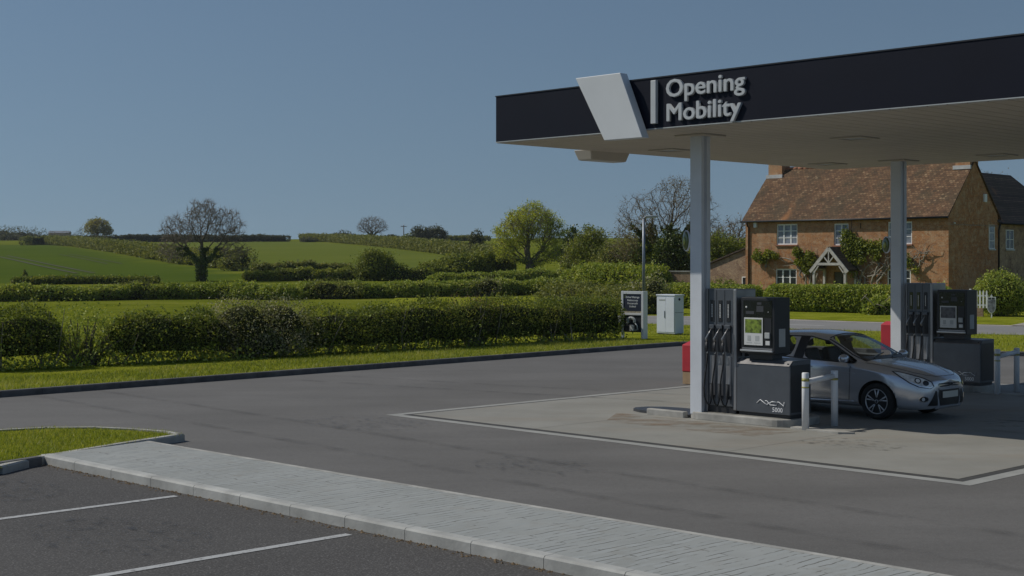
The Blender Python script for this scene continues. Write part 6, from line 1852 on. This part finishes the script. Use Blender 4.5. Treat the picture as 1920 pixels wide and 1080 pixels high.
# ------------------------------------------------------------------ trees
def tr(px, py, **k): return at(px, py)
b = at(379, 527); k = b.y / F
tree('bare_tree', 'big bare tree with a dark ivy trunk standing beyond the meadow hedges', 'tree', b,
     [(0.2, 0, 6.0, 1.9, 2.2, 2.0), (-2.2, 0, 4.9, 2.0, 2.2, 1.7), (2.3, .4, 5.3, 1.9, 2.2, 1.8), (.3, 0, 6.9, 1.2, 1.6, 1.0), (-2.9, 0, 3.0, 1.5, 1.6, 1.2), (3.0, 0, 2.9, 1.5, 1.6, 1.2)], 1.5, .30, .24, 1900, 201,
     bare=4, twig_len=.65, twig_r=.013, tip_r=.014, bark='bark', ivy=(0, 3.3, .85, 8000, .17), shell=.15, up=.16)
b = at(994, 520); 
tree('oak_tree', 'broad oak in fresh yellow green leaf left of the garden trees', 'tree', b,
     [(.1, 0, 5.7, 2.7, 2.6, 1.9), (-1.9, 0, 4.5, 2.0, 2.1, 1.8), (2.0, .3, 4.5, 1.8, 2.0, 1.8), (.3, 0, 6.7, 1.7, 1.8, 1.1), (-2.5, 0, 2.6, 1.4, 1.5, 1.3), (2.2, 0, 2.7, 1.4, 1.4, 1.2), (-1.4, .2, 1.9, 1.3, 1.4, .8), (1.3, .2, 1.8, 1.3, 1.4, .8), (.1, 0, 7.4, .9, 1, .6)], 1.3, .5, .27, 1700, 202,
     leaves=19000, leaf_size=.16, leaf_mat_=M['leaf_oak'], bare=2, twig_len=.5, twig_r=.014, tip_r=.018, spread=.27, clumps=420, ivy=(0, 1.9, .5, 1200, .16), shell=.2, up=.06)
b = at(183, 449)
tree('oak_tree', 'small round oak alone on the left skyline', 'tree', b,
     [(0, 0, 5.2, 4.6, 4.2, 2.7), (-3.0, 0, 3.8, 2.6, 2.6, 1.9), (3.2, 0, 3.6, 2.4, 2.6, 1.9), (.3, 0, 6.4, 3.2, 3, 1.6)], 1.2, .6, .5, 700, 203,
     leaves=4200, leaf_size=.5, leaf_mat_=M['leaf_oak_bronze'], bare=2, twig_len=.8, twig_r=.04, tip_r=.06, spread=.42, shell=.3, up=.05)
b = at(698, 454)
tree('bare_tree', 'round headed bare tree on the skyline above the field bush', 'tree', b,
     [(0, 0, 5.4, 4.6, 4.4, 2.7), (-2.4, 0, 4.4, 2.8, 2.8, 2.2), (2.4, 0, 4.4, 2.8, 2.8, 2.2)], 1.6, .6, .42, 1200, 204,
     bare=3, twig_len=1.0, twig_r=.022, tip_r=.028, ivy=(0, 3.2, .7, 500, .5), shell=.2, up=.05)
b = at(805, 454)
bush('field_tree', 'wide twin headed tree on the skyline right of the pole', 'tree', b, [(-3.0, 0, 3.0, 2.6, 2.4, 1.9), (1.8, 0, 3.1, 3.2, 2.6, 1.8), (-.5, 0, 1.8, 3, 2, 1.6), (4.4, 0, 2.4, 1.3, 1.4, 1.2)], 3200, .45, M['leaf_far'], 205, rough=.25, core=.6)
for (px, w, h_, lab, sd, mt) in ((643, 3.2, 3.6, 'pointed dark copse tree on the skyline left of the bare round tree', 301, 'leaf_far'), (663, 1.5, 2.4, 'small dark tree beside the skyline copse', 302, 'leaf_far'),
                                 (737, 2.4, 2.3, 'low dark scrub bush left of the skyline pole', 303, 'leaf_far'), (767, 2.0, 2.6, 'little dark bush right of the skyline pole', 304, 'leaf_tree'), (578, 2.4, 1.5, 'low bush on the skyline just right of the gap', 305, 'leaf_far')):
    b = at(px, 454)
    bush('skyline_bush', lab, 'bush', b, [(0, 0, h_ * .5, w, w * .8, h_ * .55), (w * .5, 0, h_ * .35, w * .7, w * .6, h_ * .4), (-w * .55, 0, h_ * .38, w * .6, w * .6, h_ * .38)], 900, .42, M[mt], sd, rough=.3, core=.6)
# far wood beyond the skyline on the left: trees one can tell apart
for i, (px, Y, w, h_, top) in enumerate(((-18, 640, 6, 9, 424), (6, 620, 6, 9, 424), (24, 650, 5, 8, 427), (40, 640, 5, 8, 427), (56, 690, 5, 8, 428), (66, 700, 4, 8, 430), (14, 560, 3.5, 5, 437), (30, 560, 3, 4, 440), (82, 760, 3, 6, 431), (97, 780, 3, 5, 435), (128, 780, 4.0, 6, 434), (139, 790, 3, 5, 436), (151, 760, 2.6, 5, 431))):
    zt = zat(top, Y); z0 = tzf((px - 960) / F * Y, Y); hh = max(zt - z0, h_)
    p = Vector(((px - 960) / F * Y, Y, zt - hh))
    bush('far_tree', ['bare grey tree of the distant wood, outermost left', 'second bare tree of the distant wood', 'third grey tree of the distant wood', 'fourth tree of the distant wood', 'fifth tree of the distant wood, rounder', 'last tree at the right end of the distant wood', 'dark shrub in front of the distant wood', 'second dark shrub before the distant wood', 'hazy round tree left of the distant barn', 'hazy low tree at the left end of the distant barn', 'hazy tree at the right end of the distant barn', 'hazy small tree right of the distant barn', 'hazy thin tree just left of the skyline oak'][i], 'tree',
         p, [(0, 0, hh * .6, w, w * .8, hh * .42), (w * .4, 0, hh * .45, w * .7, w * .6, hh * .4), (-w * .4, 0, hh * .4, w * .7, w * .6, hh * .38)], 1000, .6, M['leaf_far'], 320 + i, 'trees of the distant wood and barn', core=.5, rough=.3, stems=3)
bn = empty('barn', Vector(((112 - 960) / F * 800, 800, tzf(-250, 800) - .5)), R(4), 'long low barn far away on the left skyline', 'building')
zb = zat(433, 800) - bn.location.z
MB().box(-5.5, 5.5, -3, 3, 0, zb - 1.2).build('wall', M['brick_old'], bn)
MB().add([(-5.8, -3.3, zb - 1.2), (5.8, -3.3, zb - 1.2), (5.8, 0, zb), (-5.8, 0, zb), (-5.8, 3.3, zb - 1.2), (5.8, 3.3, zb - 1.2)], [(0, 1, 2, 3), (3, 2, 5, 4), (0, 3, 4), (1, 5, 2), (0, 4, 5, 1)]).build('roof', plain('barn_roof', (.16, .17, .19), .7), bn)
tp = empty('telegraph_pole', at(757, 454), R(20), 'thin telegraph pole on the skyline between two bushes', 'pole')
MB().tube([(0, 0, -.3), (0, 0, 5.2)], [.17, .13], 8).build('pole', M['bark'], tp)
MB().box(-.9, .9, -.08, .08, 4.7, 4.9).build('crossarm', M['bark'], tp)
for x in (-.8, 0, .8): MB().lathe([(.06, 0), (.09, .1), (.05, .25), (0, .27)], 8, Matrix.Translation((x, 0, 4.902 if x else 5.2))).build('insulator', M['white'], tp)

# garden trees
tree('leafy_tree', 'rounded mid green tree right of the oak', 'tree', atY(1105, 112), [(0, 0, 3.2, 1.9, 1.8, 2.0), (-1.1, 0, 2.3, 1.4, 1.4, 1.5), (1.2, 0, 2.5, 1.4, 1.4, 1.6), (.2, 0, 4.5, 1.2, 1.1, 1.0), (0, 0, 1.2, 1.9, 1.5, 1.0)], .7, .2, .25, 900, 211,
     leaves=20000, leaf_size=.15, leaf_mat_=M['leaf_tree'], bare=3, twig_len=.6, twig_r=.011, tip_r=.014, spread=.22, shell=.2)
tree('leafy_tree', 'dark evergreen tip rising behind the rounded green tree', 'tree', atY(1073, 150), [(0, 0, 4.3, .8, .8, 1.0), (.3, 0, 3.2, 1.3, 1.2, 1.2), (-.2, 0, 2, 1.6, 1.4, 1.2)], 1.4, .2, .3, 260, 212, leaves=3200, leaf_size=.25, leaf_mat_=M['leaf_ivy'], spread=.25)
bush('willow_scrub', 'pale tangled scrub with bare sticks left of the ivy tree', 'shrub', atY(1175, 102), [(-.9, 0, 2.7, 1.5, 1.2, 1.5), (.6, 0, 3.1, 1.5, 1.3, 1.6), (-1.8, 0, 1.9, 1.1, 1.0, 1.2), (1.5, 0, 2.2, 1.1, 1.0, 1.3), (0, 0, 1.2, 2.3, 1.4, 1.2)], 15000, .13, M['leaf_dull'], 213, core=.55, loose=.3, rough=.3, stems=30)
tree('ivy_tree', 'tall half bare tree with ivy clad trunk left of the front post', 'tree', atY(1248, 97), [(-1.7, 0, 5.6, 1.8, 1.9, 1.8), (.5, 0, 6.6, 1.8, 1.8, 1.9), (2.2, 0, 5.9, 1.6, 1.7, 2.0), (-2.8, 0, 4.0, 1.2, 1.5, 1.3), (1.4, 0, 7.4, 1.5, 1.4, 1.2), (-.6, .3, 5.2, 1.4, 1.6, 1.3)], 1.8, .30, .21, 2000, 214,
     bare=3, twig_len=.45, twig_r=.0075, tip_r=.010, leaves=6500, leaf_size=.075, leaf_mat_=M['leaf_bare'], ivy=(0, 5.2, 1.5, 16000, .14), shell=.15, spread=.2, up=.16)
bush('ivy_mass', 'dense dark ivy mass round the foot of the half bare tree', 'ivy', atY(1255, 96), [(0, 0, 2.4, 1.25, 1.1, 2.2), (.9, 0, 1.9, 1.0, .9, 1.8), (-.7, 0, 1.7, .8, .8, 1.6), (.4, 0, 3.8, .8, .8, 1.0)], 13000, .14, M['leaf_ivy'], 215, core=.72, loose=.15, rough=.26, stems=10)
tree('leafy_tree', 'bright green tree between the front post and the lean-to', 'tree', atY(1352, 108), [(0, 0, 3.2, 1.6, 1.5, 1.8), (1.2, 0, 2.6, 1.4, 1.4, 1.6), (-1.0, 0, 2.5, 1.3, 1.3, 1.5), (2.3, 0, 3.2, 1.2, 1.2, 1.4), (0, 0, 1.3, 2.2, 1.5, 1.1)], .6, .2, .25, 800, 216,
     leaves=17000, leaf_size=.16, leaf_mat_=M['leaf_tree'], bare=2, twig_len=.5, twig_r=.011, tip_r=.016, spread=.24)
tree('bare_tree', 'bare twiggy tree top behind the farmhouse lean-to', 'tree', atY(1372, 125), [(0, 0, 4.6, 2.2, 2, 1.5), (1.2, 0, 5.0, 1.5, 1.5, 1.1), (-1.4, 0, 4.3, 1.4, 1.4, 1.2)], 2.2, .2, .28, 500, 217, bare=4, twig_len=.6, twig_r=.013, tip_r=.018, leaves=700, leaf_size=.14, leaf_mat_=M['leaf_bare'])
tree('bare_tree', 'bare tree top beyond the rear wing, right edge of the frame', 'tree', atY(1932, 128), [(0, 0, 6.6, 2.2, 2, 1.7), (1.8, 0, 6.0, 2, 2, 1.6), (-1.0, 0, 5.6, 1.3, 1.4, 1.2)], 2.8, .25, .3, 600, 218, bare=4, twig_len=.6, twig_r=.013, tip_r=.018, leaves=2600, leaf_size=.16, leaf_mat_=M['leaf_bare'])
tree('bare_tree', 'twiggy tree top peeping over the rear wing ridge', 'tree', atY(1858, 118), [(0, 0, 8.4, 1.6, 1.6, 1.5), (0, 0, 6.5, 1.8, 1.8, 1.6)], 4.0, .22, .3, 420, 219, bare=4, twig_len=.5, twig_r=.013, tip_r=.018, leaves=900, leaf_size=.16, leaf_mat_=M['leaf_bare'])

# ------------------------------------------------------------------ verge furniture
sb_ = empty('notice_sign', Vector((6.05 * 0 + (1164.5 - 960) / F * 49.2, 49.2, .095)), R(-34), 'white framed sign with a navy panel of white words and a hose coil below', 'sign')
SW, SH = .87, 1.62
for x in (0, SW - .085): bevel_mod(MB().box(x, x + .085, 0, .30 if x else .09, 0, SH).build('post', M['white'], sb_), .008)
bevel_mod(MB().box(.086, SW - .086, .002, .08, SH - .10, SH - .002).build('top_rail', M['white'], sb_), .006)
bevel_mod(MB().box(.086, SW - .086, .002, .08, .80, .875).build('middle_rail', M['white'], sb_), .006)
MB().box(.086, SW - .086, .01, .07, .877, .935).build('strip', plain('strip_cream', (.42, .37, .27), .6, 0, .5, 14), sb_)
tpn = MB().box(.086, SW - .086, .02, .06, .937, SH - .102).build('text_panel', plain('sign_navy', (.022, .03, .055), .5), sb_)
for k_, (tx, sz) in enumerate((('Drive Wairnge', .085), ('Rebtocoop', .085), ('Foocercuth', .085), ('Uobtol', .085))):
    w_ = [.44, .34, .33, .21][k_]
    o_, wd = text_mesh('wording', tx, sz, M['paper'], None, Matrix(), 0); bpy.data.objects.remove(o_)
    text_mesh('wording', tx, sz, M['paper'], tpn, facing_front(SW / 2 - w_ * 1.18 / 2, .017, 1.385 - .105 * k_), .001, .003, w_ * 1.18 / wd)
lp = MB().box(.086, SW - .086, .03, .06, .22, .798).build('lower_panel', plain('panel_dark', (.02, .024, .03), .5), sb_)
mb = MB()
for r_, yy in ((.15, -.02), (.125, -.035), (.10, -.03)):
    mb.tube([(SW / 2 - .03 + r_ * 1.1 * math.cos(a), yy, .60 + r_ * .85 * math.sin(a)) for a in np.linspace(-.6, 3.9, 22)], .026, 8)
mb.build('hose_coil', M['ink'], sb_)
mb = MB(); mb.tube([(SW / 2 + .10, -.02, .56), (SW / 2 + .20, -.02, .44), (SW / 2 + .22, -.02, .33), (SW / 2 + .12, -.02, .27)], .03, 8); mb.build('hose', M['ink'], sb_)
bevel_mod(MB().box(SW / 2 - .07, SW / 2 + .08, -.05, .028, .26, .47).build('nozzle_box', M['paper'], sb_), .012)

cb_ = empty('utility_cabinet', Vector(((1231.5 - 960) / F * 52.0, 52.0, .095)), R(-46), 'tall white metal utility cabinet on the verge beside the lamp post', 'cabinet')
cw, cd, chh = .84, .50, 1.44
bevel_mod(MB().box(0, cw, 0, cd, .04, chh - .05).build('body', M['cabinet'], cb_), .008)
bevel_mod(MB().box(-.025, cw + .025, -.025, cd + .025, chh - .049, chh).build('lid', M['cabinet'], cb_), .012)
MB().box(.03, cw - .03, .03, cd - .03, 0, .039).build('plinth', M['kerb_dark'], cb_)
d1 = MB().box(.03, cw / 2 - .004, -.014, -.001, .09, chh - .09).build('door', M['cabinet'], cb_); d2 = MB().box(cw / 2 + .004, cw - .03, -.014, -.001, .09, chh - .09).build('door', M['cabinet'], cb_)
MB().box(cw / 2 - .05, cw / 2 - .03, -.035, -.0145, .6, .85).build('handle', M['galv'], d1)
MB().box(.12, .40, -.02, -.0145, 1.22, 1.27).build('nameplate', M['ink'], d1)
MB().lathe([(0, 0), (.045, 0), (.045, .02), (0, .02)], 12, Matrix.Translation((cw + .002, cd * .5, 1.27)) @ Matrix.Rotation(R(90), 4, 'Y')).build('vent', M['rubber'], cb_)
MB().box(cw + .001, cw + .006, .01, cd - .01, .79, .80).build('seam', M['rubber'], cb_)

lp_ = empty('lamp_post', Vector(((1207 - 960) / F * 50.2, 50.2, .095)), R(-8), 'slim galvanised lamp post with a flat lantern behind the sign board', 'street lamp')
MB().tube([(0, 0, 0), (0, 0, 1.02), (0, 0, 1.05), (0, 0, 1.08)], [.10, .10, .095, .06], 14).build('base', M['galv'], lp_)
MB().tube([(0, 0, 1.06), (0, 0, 4.12)], [.057, .046], 12).build('pole', M['galv'], lp_)
MB().tube([(0, 0, 4.1), (.02, 0, 4.16), (.12, 0, 4.2)], .035, 10).build('arm', M['galv'], lp_)
bevel_mod(MB().prism([(.06, -.07), (.3, -.11), (.50, -.07), (.50, .07), (.3, .11), (.06, .07)], 4.17, 4.24).build('lantern', M['ink'], lp_), .02)
MB().prism([(.14, -.06), (.30, -.085), (.42, -.05), (.42, .05), (.30, .085), (.14, .06)], 4.155, 4.169).build('lens', M['paper'], lp_)

# ------------------------------------------------------------------ air
hz_o = MB().box(-620, 620, -60, 1150, -12, 36).build('haze')
hm = bpy.data.materials.new('haze'); hm.use_nodes = True
hn = hm.node_tree.nodes; hn.remove(hn['Principled BSDF'])
pv_ = hn.new('ShaderNodeVolumePrincipled'); pv_.inputs['Color'].default_value = (0.82, 0.9, 1.0, 1); pv_.inputs['Density'].default_value = 0.00012; pv_.inputs['Anisotropy'].default_value = 0.3
hm.node_tree.links.new(pv_.outputs[0], hn['Material Output'].inputs['Volume'])
hz_o.data.materials.append(hm)
tag(hz_o, 'thin spring haze over the fields', 'haze', kind='stuff')
